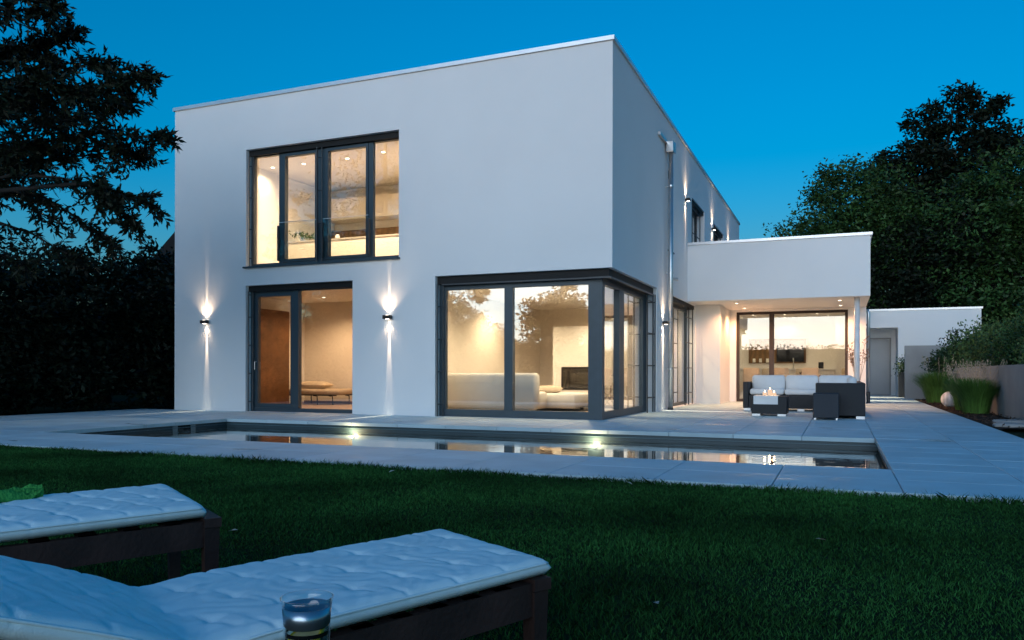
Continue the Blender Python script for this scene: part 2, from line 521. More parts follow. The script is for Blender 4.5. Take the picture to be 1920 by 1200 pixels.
tb = MB()
for (x0, y0, x1, y1) in ((T_L, T_N + .02, T_R, POOL[1] - .06), (T_L, POOL[1] - .06, POOL[0] - .06, POOL[3] + .06), (POOL[2] + .06, POOL[1] - .06, T_R, POOL[3] + .06), (T_L, POOL[3] + .06, T_R, 0.0)):
    tb.box(x0, y0, -0.25, x1, y1, -0.052)
terrace = tag(tb.obj('terrace', M_BEDDING), kind='structure')
ROWS_POOL = [POOL[1] + (POOL[3] - POOL[1]) / 6 * k for k in range(7)]
ROWS = [T_N, T_N + .71, POOL[1]] + ROWS_POOL[1:] + [-1.559, -0.99, -0.421, -0.004]
for j in range(len(ROWS) - 1):
    for i in range(len(XE) - 1):
        xm, ym = (XE[i] + XE[i + 1]) / 2, (ROWS[j] + ROWS[j + 1]) / 2
        if POOL[0] < xm < POOL[2] and POOL[1] < ym < POOL[3]:
            continue
        slab(XE[i], ROWS[j], XE[i + 1], ROWS[j + 1], terrace)
pb = MB()
pb.box(0.0, 0.0, -0.25, T_R, 10.30, -0.052)
pb.box(4.2, 10.30, -0.25, T_R, 19.4, -0.052)
path = tag(pb.obj('path', M_BEDDING), kind='structure')
xs_r = [0.005, 0.5268, 1.38, 2.2334, 3.0867, 3.94, 4.793, T_R]
y = -0.004; rows_r = []
while y < 10.2:
    rows_r.append((y, y + .572)); y += .572
for (a, b_) in rows_r:
    for i in range(7):
        slab(xs_r[i], a, xs_r[i + 1], b_, path)
y = rows_r[-1][1]
while y < 18.9:
    slab(4.21, y, 4.793, y + .572, path); slab(4.793, y, T_R, y + .572, path); y += .572

# pool
px0, py0, px1, py1 = POOL
o_ = 0.035
wz, fz = -0.135, -1.35
pl = MB()
pl.add([(px0 - o_, py0 - o_, fz), (px1 + o_, py0 - o_, fz), (px1 + o_, py1 + o_, fz), (px0 - o_, py1 + o_, fz)], [(0, 1, 2, 3)])
for (a, b_) in (((px0 - o_, py0 - o_), (px1 + o_, py0 - o_)), ((px1 + o_, py0 - o_), (px1 + o_, py1 + o_)), ((px1 + o_, py1 + o_), (px0 - o_, py1 + o_)), ((px0 - o_, py1 + o_), (px0 - o_, py0 - o_))):
    pl.add([(*a, fz), (*b_, fz), (*b_, -0.056), (*a, -0.056)], [(3, 2, 1, 0)])
pool = tag(pl.obj('pool', M_LINER), kind='structure')
ed = MB()
ed.box(px0 - o_ + .002, py1 + o_ - .022, -0.100, px1 + o_ - .002, py1 + o_ - .002, -0.092)
ed.box(px0 - o_ + .002, py0, -0.100, px0 - o_ + .022, py1, -0.092)
ed.box(px1 + o_ - .022, py0, -0.100, px1 + o_ - .002, py1, -0.092)
ed.obj('tile_edge', mat('liner_edge', (0.08, 0.15, 0.18), 0.4), pool)
wa = MB()
wa.add([(px0 - o_ + .001, py0 - o_ + .001, wz), (px1 + o_ - .001, py0 - o_ + .001, wz), (px1 + o_ - .001, py1 + o_ - .001, wz), (px0 - o_ + .001, py1 + o_ - .001, wz)], [(0, 1, 2, 3)])
tag(wa.obj('water', M_WATER), kind='structure')
sk = thing('pool_skimmer', 'pale framed dark skimmer opening in the left pool wall', 'skimmer', (px0 - o_, -3.05, -0.2))
f_ = MB()
xs = px0 - o_
f_.box(xs + .001, -3.30, -0.30, xs + .012, -3.20, -0.062); f_.box(xs + .001, -2.92, -0.30, xs + .012, -2.82, -0.062)
f_.box(xs + .001, -3.20, -0.30, xs + .012, -2.92, -0.27)
f_.obj('surround', mat('skimmer_plastic', (0.20, 0.25, 0.27), 0.5), sk)
MB().box(xs + .001, -3.20, -0.27, xs + .005, -2.92, -0.062).obj('opening', M_BLACK, sk)
for (lx, lab) in ((-3.725, 'lit pool lamp at the waterline nearer the sliding door'), (0.334, 'lit pool lamp at the waterline below the corner window')):
    t = thing('pool_lamp', lab, 'pool lamp', (lx, py1 + o_, -0.23), 'pool lamps on the far pool wall')
    yy = py1 + o_
    b = MB()
    b.tube([(lx, yy - .003, -0.235), (lx, yy - .03, -0.235)], [.032, .026], 20)
    b.obj('rim', M_LINER, t)
    MB().tube([(lx, yy - .031, -0.235), (lx, yy - .040, -0.235)], [.014, .010], 18).obj('lens', E_POOL, t)
    add_light('pool_lamp_light', 'POINT', (lx, yy - .075, -0.22), 3.2, (1.0, .66, .36), t, shadow_soft_size=0.02)

# ------------------------------------------------------------------ house
H = 6.40
HX, HY = -9.671, 17.95
TW = 0.35
house = thing('house', 'white rendered two-storey cubic house with flat roof and lit windows', 'house', (-4.8, 0, 0))

def wall_cells(mb, axis, c0, c1, u0, u1, v0, v1, holes):
    us = sorted({u0, u1, *[min(max(h[i], u0), u1) for h in holes for i in (0, 1)]})
    zs = sorted({v0, v1, *[min(max(h[i], v0), v1) for h in holes for i in (2, 3)]})
    for j in range(len(zs) - 1):
        run = None
        for i in range(len(us)):
            solid = i < len(us) - 1 and not any(h[0] < (us[i] + us[i + 1]) / 2 < h[1] and h[2] < (zs[j] + zs[j + 1]) / 2 < h[3] for h in holes)
            if solid and run is None:
                run = us[i]
            if not solid and run is not None:
                if axis == 'y': mb.box(run, c0, zs[j], us[i], c1, zs[j + 1])
                else: mb.box(c0, run, zs[j], c1, us[i], zs[j + 1])
                run = None

UW = (-7.745, -4.130, 2.970, 5.374)
DW = (-7.752, -5.155, 0.0, 2.583)
CWX, CWY, CWZ = -3.355, 3.511, 2.581
SW2 = (4.92, 8.20, 0.0, 2.578)
SWA, SWB, SWC = (4.64, 5.18, 3.55, 5.35), (7.65, 9.73, 3.55, 5.335), (11.45, 13.69, 3.55, 5.335)
wl = MB()
wall_cells(wl, 'y', 0, TW, HX, 0, -0.05, H, [UW, DW, (CWX, 0.0, -0.05, CWZ)])
wall_cells(wl, 'x', -TW, 0, TW, HY, -0.05, H, [(0.0, CWY, -0.05, CWZ), SW2, SWA, SWB, SWC])
wl.box(HX, TW, -0.05, HX + TW, HY, H)
wl.box(HX + TW, HY - TW, -0.05, -TW, HY, H)
wl.obj('wall', M_STUCCO, house)
cp = MB()
e = 0.035
cp.box(HX - e, -e, H + .001, e, TW + .04, H + .072)
cp.box(-TW - .04, TW + .04, H + .001, e, HY + e, H + .072)
cp.box(HX - e, TW + .04, H + .001, HX + TW + .04, HY + e, H + .072)
cp.box(HX + TW + .04, HY - TW - .04, H + .001, -TW - .04, HY + e, H + .072)
cp.obj('coping', M_COPING, house)
MB().box(HX + TW, TW, 6.0, -TW, HY - TW, 6.15).obj('roof', M_ROOF, house)
MB().box(HX + TW, TW, 5.70, -TW, HY - TW, 5.80).obj('ceiling', M_INTW, house)
MB().box(HX + TW, TW, 2.60, -TW, HY - TW, 2.95).obj('ceiling', M_INTW, house)
fl = MB()
fl.box(HX + TW, TW, -0.06, -TW, HY - TW, 0.012)
fl.obj('interior_floor', M_FLOOR, house)
ufl = MB(); ufl.box(HX + TW, TW, 2.951, -TW, HY - TW, 2.965); ufl.obj('interior_floor', M_FLOOR, house)
th_ = MB()
th_.box(CWX, 0.0, -0.05, 0.0, TW, -0.002); th_.box(-TW, TW, -0.05, 0.0, CWY, -0.002)
th_.obj('threshold', M_SLAB, house)
MB().box(DW[0], 0.002, -0.05, DW[1], TW - .001, -0.002).obj('threshold', M_SLAB, house)
pt = MB()   # ground-floor and upper partitions
pt.box(-4.50, TW, 0.012, -4.40, 8.4, 2.60)
pt.box(HX + TW, 4.00, 0.012, -4.50, 4.10, 2.60)
pt.box(-4.40, 8.30, 0.012, -TW, 8.40, 2.60)
pt.obj('interior_wall', M_INT, house)
pt = MB()
pt.box(-3.70, TW, 2.965, -3.60, 5.0, 5.70)
pt.box(HX + TW, 5.00, 2.965, -3.60, 5.10, 5.70)
pt.obj('interior_wall', M_INTW, house)
MB().box(HX + TW, 3.985, 0.012, -4.50, 3.998, 0.075).obj('skirting_board', M_BROWN, house)
MB().box(-4.399, 8.285, .012, -TW, 8.298, .075).obj('skirting_board', M_BROWN, house)

def pane(parent, x0, y0, z0, x1, y1, z1, m=None):
    MB().box(x0, y0, z0, x1, y1, z1).obj('pane', m or M_GLASS, parent)

def ladder(par, a, b_, z0, z1, rungs, r=0.012):
    """two vertical bars with short rungs: guide rails of the outside blinds"""
    mb = MB()
    mb.tube([(a[0], a[1], z0), (a[0], a[1], z1)], r, 6); mb.tube([(b_[0], b_[1], z0), (b_[0], b_[1], z1)], r, 6)
    for z in rungs:
        mb.tube([(a[0], a[1], z), (b_[0], b_[1], z)], r * .9, 6)
    mb.obj('guide_rail', M_RAIL, par)

# upper window
fy0, fy1 = 0.16, 0.24
win = MB()
def fr(mb, xs_, z0, z1, t, y0=fy0, y1=fy1):
    """frame of a leaf: xs_ = (x0,x1)"""
    x0, x1 = xs_
    mb.box(x0, y0, z0, x0 + t, y1, z1); mb.box(x1 - t, y0, z0, x1, y1, z1)
    mb.box(x0 + t, y0 + .001, z0, x1 - t, y1 - .001, z0 + t); mb.box(x0 + t, y0 + .001, z1 - t, x1 - t, y1 - .001, z1)
fr(win, (UW[0] + .001, UW[1] - .001), UW[2] + .001, UW[3] - .06, 0.07)
mull = [-6.985, -5.985, -4.845]
win.box(mull[0] - .05, fy0 - .002, UW[2] + .07, mull[0] + .05, fy1 - .002, UW[3] - .13)
win.box(mull[1] - .10, fy0 - .002, UW[2] + .07, mull[1] + .10, fy1 - .002, UW[3] - .13)
win.box(mull[2] - .05, fy0 - .002, UW[2] + .07, mull[2] + .05, fy1 - .002, UW[3] - .13)
wup = win.obj('window', M_FRAME, house)
b = MB()
fr(b, (mull[0] + .052, mull[1] - .102), UW[2] + .075, UW[3] - .135, 0.055, fy0 - .02, fy1 + .01)
b.obj('sash', M_FRAME, wup)
b = MB()
fr(b, (mull[1] + .102, mull[2] - .052), UW[2] + .075, UW[3] - .135, 0.055, fy0 - .02, fy1 + .01)
b.obj('sash', M_FRAME, wup)
for (a, c, s) in ((UW[0] + .07, mull[0] - .05, 0), (mull[0] + .107, mull[1] - .157, .055), (mull[1] + .157, mull[2] - .107, .055), (mull[2] + .05, UW[1] - .07, 0)):
    pane(wup, a, .195, UW[2] + .07 + s, c, .205, UW[3] - .13 - s)
MB().box(UW[0] - .045, -0.055, UW[2] - .035, UW[1] + .03, fy0, UW[2] - .002).obj('sill', M_FRAME, wup)
MB().box(UW[0] + .001, 0.09, UW[3] - .115, UW[1] - .001, .15, UW[3] - .003).obj('blind_box', M_RECESS_SHADE, wup)
rz = [3.15, 3.75, 4.4, 5.05]
ladder(wup, (UW[0] + .03, .06), (UW[0] + .075, .12), UW[2], UW[3] - .115, rz, .010)
ladder(wup, (mull[1] - .03, .03), (mull[1] + .04, .10), UW[2], UW[3] - .115, rz, .011)
for (a, c) in ((mull[0] - .01, mull[1] - .06), (mull[1] + .06, mull[2] + .01)):
    bal = MB().box(a + .02, .075, UW[2] + .12, c - .02, .087, UW[2] + .86).obj('balustrade_glass', M_BALGL, wup)
    MB().box(a - .008, .055, UW[2] + .09, a + .022, .105, UW[2] + .80).obj('balustrade_clamp', M_RAIL, wup)
    MB().box(c - .022, .055, UW[2] + .09, c + .008, .105, UW[2] + .80).obj('balustrade_clamp', M_RAIL, wup)
    MB().box(a + .02, .073, UW[2] + .861, c - .02, .089, UW[2] + .872).obj('balustrade_cap', M_COPING, wup)

# sliding door, ground floor left
d = MB()
fr(d, (DW[0] + .001, DW[1] - .001), .001, DW[3] - .06, 0.075)
dm = -6.60
d.box(dm - .075, fy0 - .012, .075, dm + .055, fy1 + .02, DW[3] - .135)
dor = d.obj('sliding_door', M_FRAME, house)
b = MB(); fr(b, (DW[0] + .077, dm - .077), .078, DW[3] - .137, .085, fy0 + .02, fy1 + .03); b.obj('sash', M_FRAME, dor)
pane(dor, DW[0] + .16, .205, .165, dm - .16, .215, DW[3] - .222)
pane(dor, dm + .055, .195, .075, DW[1] - .076, .205, DW[3] - .135)
MB().box(DW[0] + .001, .09, DW[3] - .115, DW[1] - .001, .15, DW[3] - .003).obj('blind_box', M_RECESS_SHADE, dor)
ladder(dor, (DW[0] + .03, .05), (DW[0] + .085, .12), .0, DW[3] - .115, [.2, .78, 1.36, 1.94, 2.4], .011)
b = MB(); hx = DW[0] + .125
b.tube([(hx, fy0 + .018, 1.02), (hx, fy0 - .03, 1.02), (hx, fy0 - .03, .86)], .010, 8); b.obj('handle', M_STEEL, dor)

# corner window: front leg y = .20 .. .28, side leg x = -.30 .. -.22
cw = MB()
ya, yb_ = 0.17, 0.26
xa, xb = -0.31, -0.22
ztop = 2.44
cw.box(CWX + .001, ya, .001, CWX + .13, yb_, ztop)
cw.box(CWX + .13, ya + .001, .001, xa - .06, yb_ - .001, .13)
cw.box(CWX + .13, ya + .001, ztop - .11, xa - .06, yb_ - .001, ztop)
cm = -1.955
cw.box(cm - .08, ya - .015, .13, cm + .08, yb_ + .02, ztop - .11)
cw.box(xa - .16, ya - .001, .13, xa - .06, yb_, ztop - .11)
cw.box(xa - .06, ya - .003, .001, xb, ya + .095, ztop)
cw.box(xa, ya + .095, .001, xb, ya + .15, ztop)
cw.box(xa + .001, ya + .15, .001, xb - .001, CWY - .001, .13)
cw.box(xa + .001, ya + .15, ztop - .11, xb - .001, CWY - .001, ztop)
sm = 1.42
cw.box(xa - .015, sm - .17, .13, xb + .015, sm + .17, ztop - .11)
cw.box(xa, CWY - .33, .13, xb, CWY - .001, ztop - .11)
cwo = cw.obj('corner_window', M_FRAME, house)
pane(cwo, CWX + .13, .208, .13, cm - .08, .218, ztop - .11)
pane(cwo, cm + .08, .200, .13, xa - .16, .210, ztop - .11)
pane(cwo, -.27, ya + .15, .13, -.26, sm - .17, ztop - .11)
pane(cwo, -.268, sm + .17, .13, -.258, CWY - .33, ztop - .11)
b = MB()
b.box(CWX + .002, .08, ztop + .001, -.08, .30, CWZ - .003); b.box(-.33, .30, ztop + .001, -.08, CWY - .002, CWZ - .003)
b.obj('blind_box', M_RECESS_SHADE, cwo)
b = MB(); b.box(xa - .10, .02, ztop - .03, -.02, .06, ztop + .0); b.box(-.075, .06, ztop - .03, -.035, CWY - .1, ztop - .001)
b.box(CWX + .10, .055, ztop - .028, xa - .10, .09, ztop - .001)
b.obj('track', M_RAIL, cwo)
ladder(cwo, (CWX + .03, .04), (CWX + .10, .12), .0, ztop, [.22, .82, 1.42, 2.02], .012)
ladder(cwo, (-.06, CWY - .10), (-.06, CWY - .62), .0, ztop, [.30, .96, 1.62, 2.28], .014)
ladder(cwo, (-.03, CWY + .02 - .06), (-.19, CWY - .04), .0, ztop, [.30, .96, 1.62, 2.28], .012)

# side windows
def side_window(sw, ladder_y, full):
    y0, y1, z0, z1 = sw
    b = MB(); t = .07
    X0, X1 = -.29, -.21
    zb = max(z0, .001)
    b.box(X0, y0 + .001, zb, X1, y0 + t, z1 - .10); b.box(X0, y1 - t, zb, X1, y1 - .001, z1 - .10)
    b.box(X0 + .001, y0 + t, zb, X1 - .001, y1 - t, zb + t); b.box(X0 + .001, y0 + t, z1 - .17, X1 - .001, y1 - t, z1 - .10)
    o = b.obj('side_window', M_FRAME, house)
    pane(o, -.255, y0 + t, zb + t, -.245, y1 - t, z1 - .17)
    MB().box(-.30, y0 + .002, z1 - .099, -.03, y1 - .002, z1 - .003).obj('blind_box', M_RECESS_SHADE, o)
    for (a, c) in ladder_y:
        ladder(o, (-.05, a), (-.05, c), zb, z1 - .10, [zb + .3 + .64 * k for k in range(4) if zb + .3 + .64 * k < z1 - .15], .014)
    if not full:
        MB().box(-.20, y0 - .02, z0 - .03, .04, y1 + .02, z0 - .002).obj('sill', M_FRAME, o)
side_window(SW2, [(7.05, 7.55), (7.55, 8.12)], True)
side_window(SWA, [], False)
side_window(SWB, [(8.0, 8.6), (8.6, 9.25)], False)
side_window(SWC, [(11.9, 12.6), (12.6, 13.3)], False)
b = MB(); b.box(-TW, SW2[0], -.05, 0, SW2[1], -.002); b.obj('threshold', M_SLAB, house)

# wing with canopy at the back right: a separate house wing but one building
CY, WX, WY = 7.06, 4.175, 10.30
wg = MB()
wg.box(0.001, CY, 2.600, WX, CY + .28, 4.0)
wg.box(WX - .28, CY + .28, 2.600, WX, HY, 4.0)
wall_cells(wg, 'y', WY, WY + .3, 0.001, WX, -0.05, 2.600, [(.800, 3.730, -.05, 2.545)])
wg.box(WX - .28, WY + .3, -.05, WX, HY, 2.600)
wg.box(0.001, 8.30, -.05, .63, WY, 2.600)
wg.box(0.001, HY - .3, -.05, WX - .28, HY, 4.0)
wg.obj('wing_wall', M_STUCCO, house)
MB().box(0.001, CY + .28, 2.600, WX - .28, HY - .3, 2.85).obj('canopy_soffit', M_SOFFIT, house)
b = MB(); b.box(0.002, CY - .03, 4.001, WX + .045, CY + .31, 4.065); b.box(WX - .31, CY + .31, 4.001, WX + .045, HY, 4.065); b.obj('coping', M_COPING, house)
MB().tube([(3.90, 7.45, 0.0), (3.90, 7.45, 2.60)], .063, 20).obj('canopy_post', mat('post_paint', (.70, .71, .72), .4), house, True)
b = MB(); fr(b, (.801, 3.729), .001, 2.544, .075, WY + .12, WY + .20)
b.box(1.69, WY + .10, .075, 1.82, WY + .22, 2.47)
bo = b.obj('terrace_window', mat('bronze_frame', (.040, .028, .022), .45), house)
pane(bo, .876, WY + .155, .075, 1.69, WY + .165, 2.469); pane(bo, 1.82, WY + .155, .075, 3.654, WY + .165, 2.469)
b = MB(); b.box(0.001, WY + .3, -.06, WX - .28, HY - .3, .010); b.box(.8, WY, -.06, 3.73, WY + .3, -.002); b.obj('interior_floor', mat('kitchen_floor', (.45, .36, .26), .4, .08, 3), house)
b = MB(); b.box(0.001, 14.2, .01, 3.895, 14.3, 2.60); b.box(3.40, 13.55, .01, 3.895, 14.2, 2.60); b.obj('interior_wall', M_INTW, house)

# roof drainage on the side facade
b = MB()
b.box(0.001, 3.55, 5.80, .06, 4.27, 5.86)
b.obj('roof_outlet', M_STEEL, house)
dp = thing('downpipe', 'zinc downpipe with hopper box running down the side facade', 'downpipe', (.10, 4.42, 0))
b = MB(); b.bbox(.02, 4.27, 5.62, .19, 4.53, 5.86, .012); b.obj('hopper', M_STEEL, dp)
b = MB(); b.tube([(.105, 4.42, .02), (.105, 4.42, 5.62)], .052, 16); b.obj('pipe', M_STEEL, dp, True)
for z in (.9, 3.0, 4.9):
    b = MB(); b.tube([(.105, 4.42, z - .02), (.105, 4.42, z + .02)], .060, 16)
    b.box(.001, 4.405, z - .012, .06, 4.435, z + .012)
    b.obj('bracket', M_STEEL, dp)
MB().tube([(.105, 4.42, .001), (.105, 4.42, .05)], .062, 16).obj('shoe', M_RAIL, dp)
b = MB(); b.tube([(.0, 5.0, 2.93), (.16, 5.0, 2.92)], .035, 12)
tag(b.obj('overflow_spout', M_STEEL), 'short overflow spout on the side facade next to the downpipe', 'spout')
dp = thing('downpipe', 'downpipe with black foot at the outer corner of the wing', 'downpipe', (4.245, 10.7, 0))
b = MB(); b.tube([(4.245, 10.7, .30), (4.245, 10.7, 2.45), (4.20, 10.7, 2.55)], .045, 14); b.obj('pipe', M_STEEL, dp, True)
MB().tube([(4.245, 10.7, .001), (4.245, 10.7, .30)], .050, 14).obj('foot', M_RAIL, dp)

# ------------------------------------------------------------------ wall lamps
def wall_lamp(pos, nrm, label, up=1.0, down=1.0, slit=.036, group='up and down wall lamps'):
    x, y, z = pos
    t = thing('wall_lamp', label, 'wall lamp', pos, group)
    hw, hh, dd = .085, .035, .12
    b = MB()
    if nrm == 'y':
        b.box(x - .04, y - .03, z - .025, x + .04, y - .001, z + .025); b.bbox(x - hw, y - dd, z - hh, x + hw, y - .03, z + hh, .006)
        c = (x, y - .072); rz = 0.0
    else:
        b.box(x + .001, y - .04, z - .025, x + .03, y + .04, z + .025); b.bbox(x + .03, y - hw, z - hh, x + dd, y + hw, z + hh, .006)
        c = (x + .072, y); rz = math.pi / 2
    b.obj('housing', M_LAMPB, t)
    MB().tube([(c[0], c[1], z + hh + .0005), (c[0], c[1], z + hh + .003)], .036, 16).obj('lens', E_LENS, t)
    MB().tube([(c[0], c[1], z - hh - .003), (c[0], c[1], z - hh - .0005)], .036, 16).obj('lens', E_LENS, t)
    tl = math.radians(6)
    rx = 1 if nrm == 'y' else -1
    # narrow slit beams, a fan across the wall normal; wide soft glow
    add_light('beam_down', 'SPOT', (c[0], c[1], z - hh - .008), 20.0 * down, WARMW, t, rot=(0, 0, rz), scale=(slit, 1, 1), spot_size=math.radians(130), spot_blend=.35, shadow_soft_size=.006)
    add_light('glow_down', 'SPOT', (c[0], c[1], z - hh - .008), 1.1 * down, WARMW, t, rot=(0, 0, rz), spot_size=math.radians(100), spot_blend=1.0, shadow_soft_size=.02)
    add_light('beam_up', 'SPOT', (c[0], c[1], z + hh + .008), 9.0 * up, WARMW, t, rot=(math.pi, 0, rz), scale=(.05, 1, 1), spot_size=math.radians(110), spot_blend=.6, shadow_soft_size=.008)
    add_light('glow_up', 'SPOT', (c[0], c[1], z + hh + .008), 4.8 * up, WARMW, t, rot=(math.pi, 0, rz), spot_size=math.radians(112), spot_blend=1.0, shadow_soft_size=.02)
    return t
wall_lamp((-8.776, 0, 1.857), 'y', 'bronze wall lamp left of the sliding door, near the house corner')
wall_lamp((-4.331, 0, 1.847), 'y', 'bronze wall lamp between sliding door and corner window')
wall_lamp((0, 4.10, 1.889), 'x', 'wall lamp beside the zinc downpipe on the side facade', 1, 2.0, .06, group='wall lamps along the side facade')
wall_lamp((0, 6.746, 5.077), 'x', 'upper side facade wall lamp nearest the hopper box', group='wall lamps along the side facade')
wall_lamp((0, 11.10, 5.092), 'x', 'upper side facade wall lamp between the two dark windows', group='wall lamps along the side facade')
wall_lamp((0, 14.75, 5.09), 'x', 'wall lamp whose beam shows farthest back on the upper side facade', group='wall lamps along the side facade')
wall_lamp((WX, 12.95, 2.25), 'x', 'wall lamp on the wing beside the garden path', 1, 2.5, .16, group='wall lamps along the side facade')
wall_lamp((WX, 16.6, 2.25), 'x', 'rear wall lamp on the wing near the garage entry', 1, 2.5, .20, group='wall lamps along the side facade')

# ------------------------------------------------------------------ ceiling downlights
def downlight(x, y, z, label, power, group, color=WARM, size=150):
    t = thing('downlight', label, 'downlight', (x, y, z), group)
    MB().lathe((x, y, z), [(.060, -.0005), (.062, -.006), (.046, -.008), (.044, -.002)], 20).obj('ring', M_STEEL, t)
    MB().tube([(x, y, z - .0045), (x, y, z - .002)], .043, 16).obj('lens', E_DOWN, t)
    if power:
        add_light('downlight_beam', 'SPOT', (x, y, z - .03), power, color, t, spot_size=math.radians(size), spot_blend=.8, shadow_soft_size=.035)
for (x, y, lab) in ((1.08, 8.05, 'front left downlight in the canopy soffit'), (1.09, 9.75, 'rear left downlight in the canopy soffit'),
                    (3.52, 8.05, 'front right downlight in the canopy soffit'), (3.54, 9.70, 'rear right downlight in the canopy soffit')):
    downlight(x, y, 2.60, lab, 22.0, 'canopy downlights', (1.0, .49, .23))
for i, (x, y) in enumerate(((-7.88, 2.84), (-5.6, 2.2))):
    downlight(x, y, 2.60, ('downlight above the daybed' , 'downlight by the partition in the daybed room')[i], 27.0, 'daybed room downlights', (1.0, .62, .33))
for i, (x, y) in enumerate(((-3.6, 1.6), (-2.2, 3.2), (-1.0, 1.7), (-3.6, 4.6), (-1.6, 5.2), (-1.0, 7.3))):
    downlight(x, y, 2.60, 'living room downlight ' + ('above the white sofa', 'over the chaise', 'by the glass corner', 'by the left wall', 'in front of the fireplace', 'behind the fireplace block')[i], 30.0, 'living room downlights', (1.0, .76, .48))
for i, (x, y) in enumerate(((-9.0, 2.35), (-8.1, 2.35), (-6.88, 2.34), (-5.84, 2.2), (-4.6, 3.6))):
    downlight(x, y, 5.70, ('leftmost', 'second from the left', 'third from the left', 'fourth from the left', 'rightmost')[i] + ' downlight in the upper room ceiling', (9.0, 28.0, 50.0, 50.0, 40.0)[i], 'upper room downlights', (1.0, .72, .44))
for i, (x, y) in enumerate(((1.05, 12.5), (1.97, 12.5), (2.89, 12.5), (3.2, 13.2), (.6, 13.6), (1.9, 13.75))):
    downlight(x, y, 2.60, ('leftmost dining', 'second dining', 'third dining', 'right-hand dining', 'kitchen corner', 'kitchen counter')[i] + ' downlight in the wing ceiling', 3.0, 'dining room downlights', (1.0, .76, .46))

# ------------------------------------------------------------------ things inside the house
t = thing('daybed', 'tan daybed on dark tube legs behind the sliding door', 'daybed', (-8.4, 3.45, .012))
b = MB(); b.bbox(-9.15, 3.05, .26, -7.62, 3.85, .40, .05); b.obj('mattress', M_BEIGE, t, True)
b = MB(); b.box(-9.15, 3.08, .235, -7.70, 3.12, .259); b.box(-9.15, 3.78, .235, -7.70, 3.82, .259); b.obj('frame', M_TUBE, t)
for (x, y) in ((-8.95, 3.1), (-8.25, 3.1), (-7.80, 3.1), (-8.95, 3.8), (-7.80, 3.8)):
    MB().tube([(x - .12, y, .235), (x - .01, y, .22), (x, y, .013)], .014, 8).obj('leg', M_TUBE, t, True)
b = MB(); b.pillow((-8.55, 3.40, .49), (.40, .04, 0), (-.03, .26, .0), .095); tag(b.obj('pillow', M_LINEN, smooth=True), 'cream pillow lying on the daybed', 'pillow')
b = MB(); b.box(-9.315, .55, .013, -9.02, 3.0, 2.30)
wd = tag(b.obj('wardrobe', M_BROWN), 'brown wooden wardrobe seen through the left half of the sliding door', 'wardrobe')

t = thing('white_sofa', 'long white sofa standing with its back to the corner window', 'sofa', (-3.0, 1.8, .012))
b = MB(); b.bbox(-4.25, 1.20, .08, -1.84, 1.50, .80, .06); b.obj('backrest', M_SOFAW, t, True)
b = MB(); b.bbox(-4.25, 1.51, .08, -2.0, 2.35, .42, .05); b.obj('seat', M_SOFAW, t, True)
b = MB(); b.bbox(-2.62, 2.36, .08, -1.42, 3.55, .38, .05); b.obj('chaise', M_SOFAW, t, True)
for (x, y) in ((-4.1, 1.3), (-1.95, 1.3), (-1.6, 3.4), (-2.5, 3.4)):
    MB().box(x - .03, y - .03, .013, x + .03, y + .03, .08).obj('leg', M_TUBE, t)
b = MB(); b.pillow((-2.16, 2.85, .455), (.29, .05, 0), (-.05, .22, .02), .075); tag(b.obj('cushion', M_BEIGE, smooth=True), 'taupe cushion on the sofa chaise', 'cushion')
t = thing('fireplace', 'white fireplace block with dark glazed firebox', 'fireplace', (-2.2, 6.4, .012))
b = MB(); wall_cells(b, 'y', 6.0, 6.55, -3.19, -1.0, .013, 1.97, [(-2.96, -1.95, .38, .955)]); b.box(-3.19, 6.55, .013, -1.0, 6.9, 1.97); b.obj('chimney_breast', M_INTW, t)
b = MB(); fr(b, (-2.959, -1.951), .381, .954, .035, 5.985, 6.02); b.obj('firebox_frame', M_TUBE, t)
MB().box(-2.92, 6.001, .42, -1.99, 6.008, .915).obj('firebox_glass', glass('fire_glass', (.55, .50, .46), 1.5, gain=1.6), t)
b = MB(); b.box(-2.955, 6.50, .385, -1.955, 6.545, .950); b.box(-2.955, 6.05, .385, -2.93, 6.50, .950); b.box(-1.98, 6.05, .385, -1.955, 6.50, .950); b.box(-2.93, 6.05, .385, -1.98, 6.50, .41)
b.obj('firebrick', mat('firebrick', (.16, .10, .06), .9, .2, 6), t)
for k in range(3):
    MB().tube([(-2.80 + k * .12, 6.30, .445 + .02 * k), (-2.15 + k * .03, 6.22 + k * .08, .45 + .02 * k)], .035, 8).obj('log', M_BARK, t)
b = MB(); b.box(-4.1, 2.6, .013, -1.3, 5.2, .022); tag(b.obj('rug', mat('dark_rug', (.03, .025, .022), .95)), 'dark rug in front of the fireplace', 'rug')

t = thing('folding_chair', 'black folding bistro chair beside the glass corner', 'chair', (-.95, 3.1, .012))
cx, cy_ = -.95, 3.1
for s in (-1, 1):
    MB().tube([(cx - .20, cy_ + s * .20, .013), (cx + .16, cy_ + s * .20, .46)], .011, 8).obj('leg', M_TUBE, t)
    MB().tube([(cx + .22, cy_ + s * .18, .013), (cx - .18, cy_ + s * .18, .47), (cx - .30, cy_ + s * .18, .88)], .011, 8).obj('leg', M_TUBE, t)
for k in range(5):
    MB().box(cx - .20 + k * .08, cy_ - .20, .462, cx - .14 + k * .08, cy_ + .20, .478).obj('seat_slat', M_TUBE, t)
for z, x in ((.70, -.25), (.82, -.283)):
    MB().box(cx + x - .008, cy_ - .19, z - .03, cx + x + .008, cy_ + .19, z + .03).obj('back_slat', M_TUBE, t)

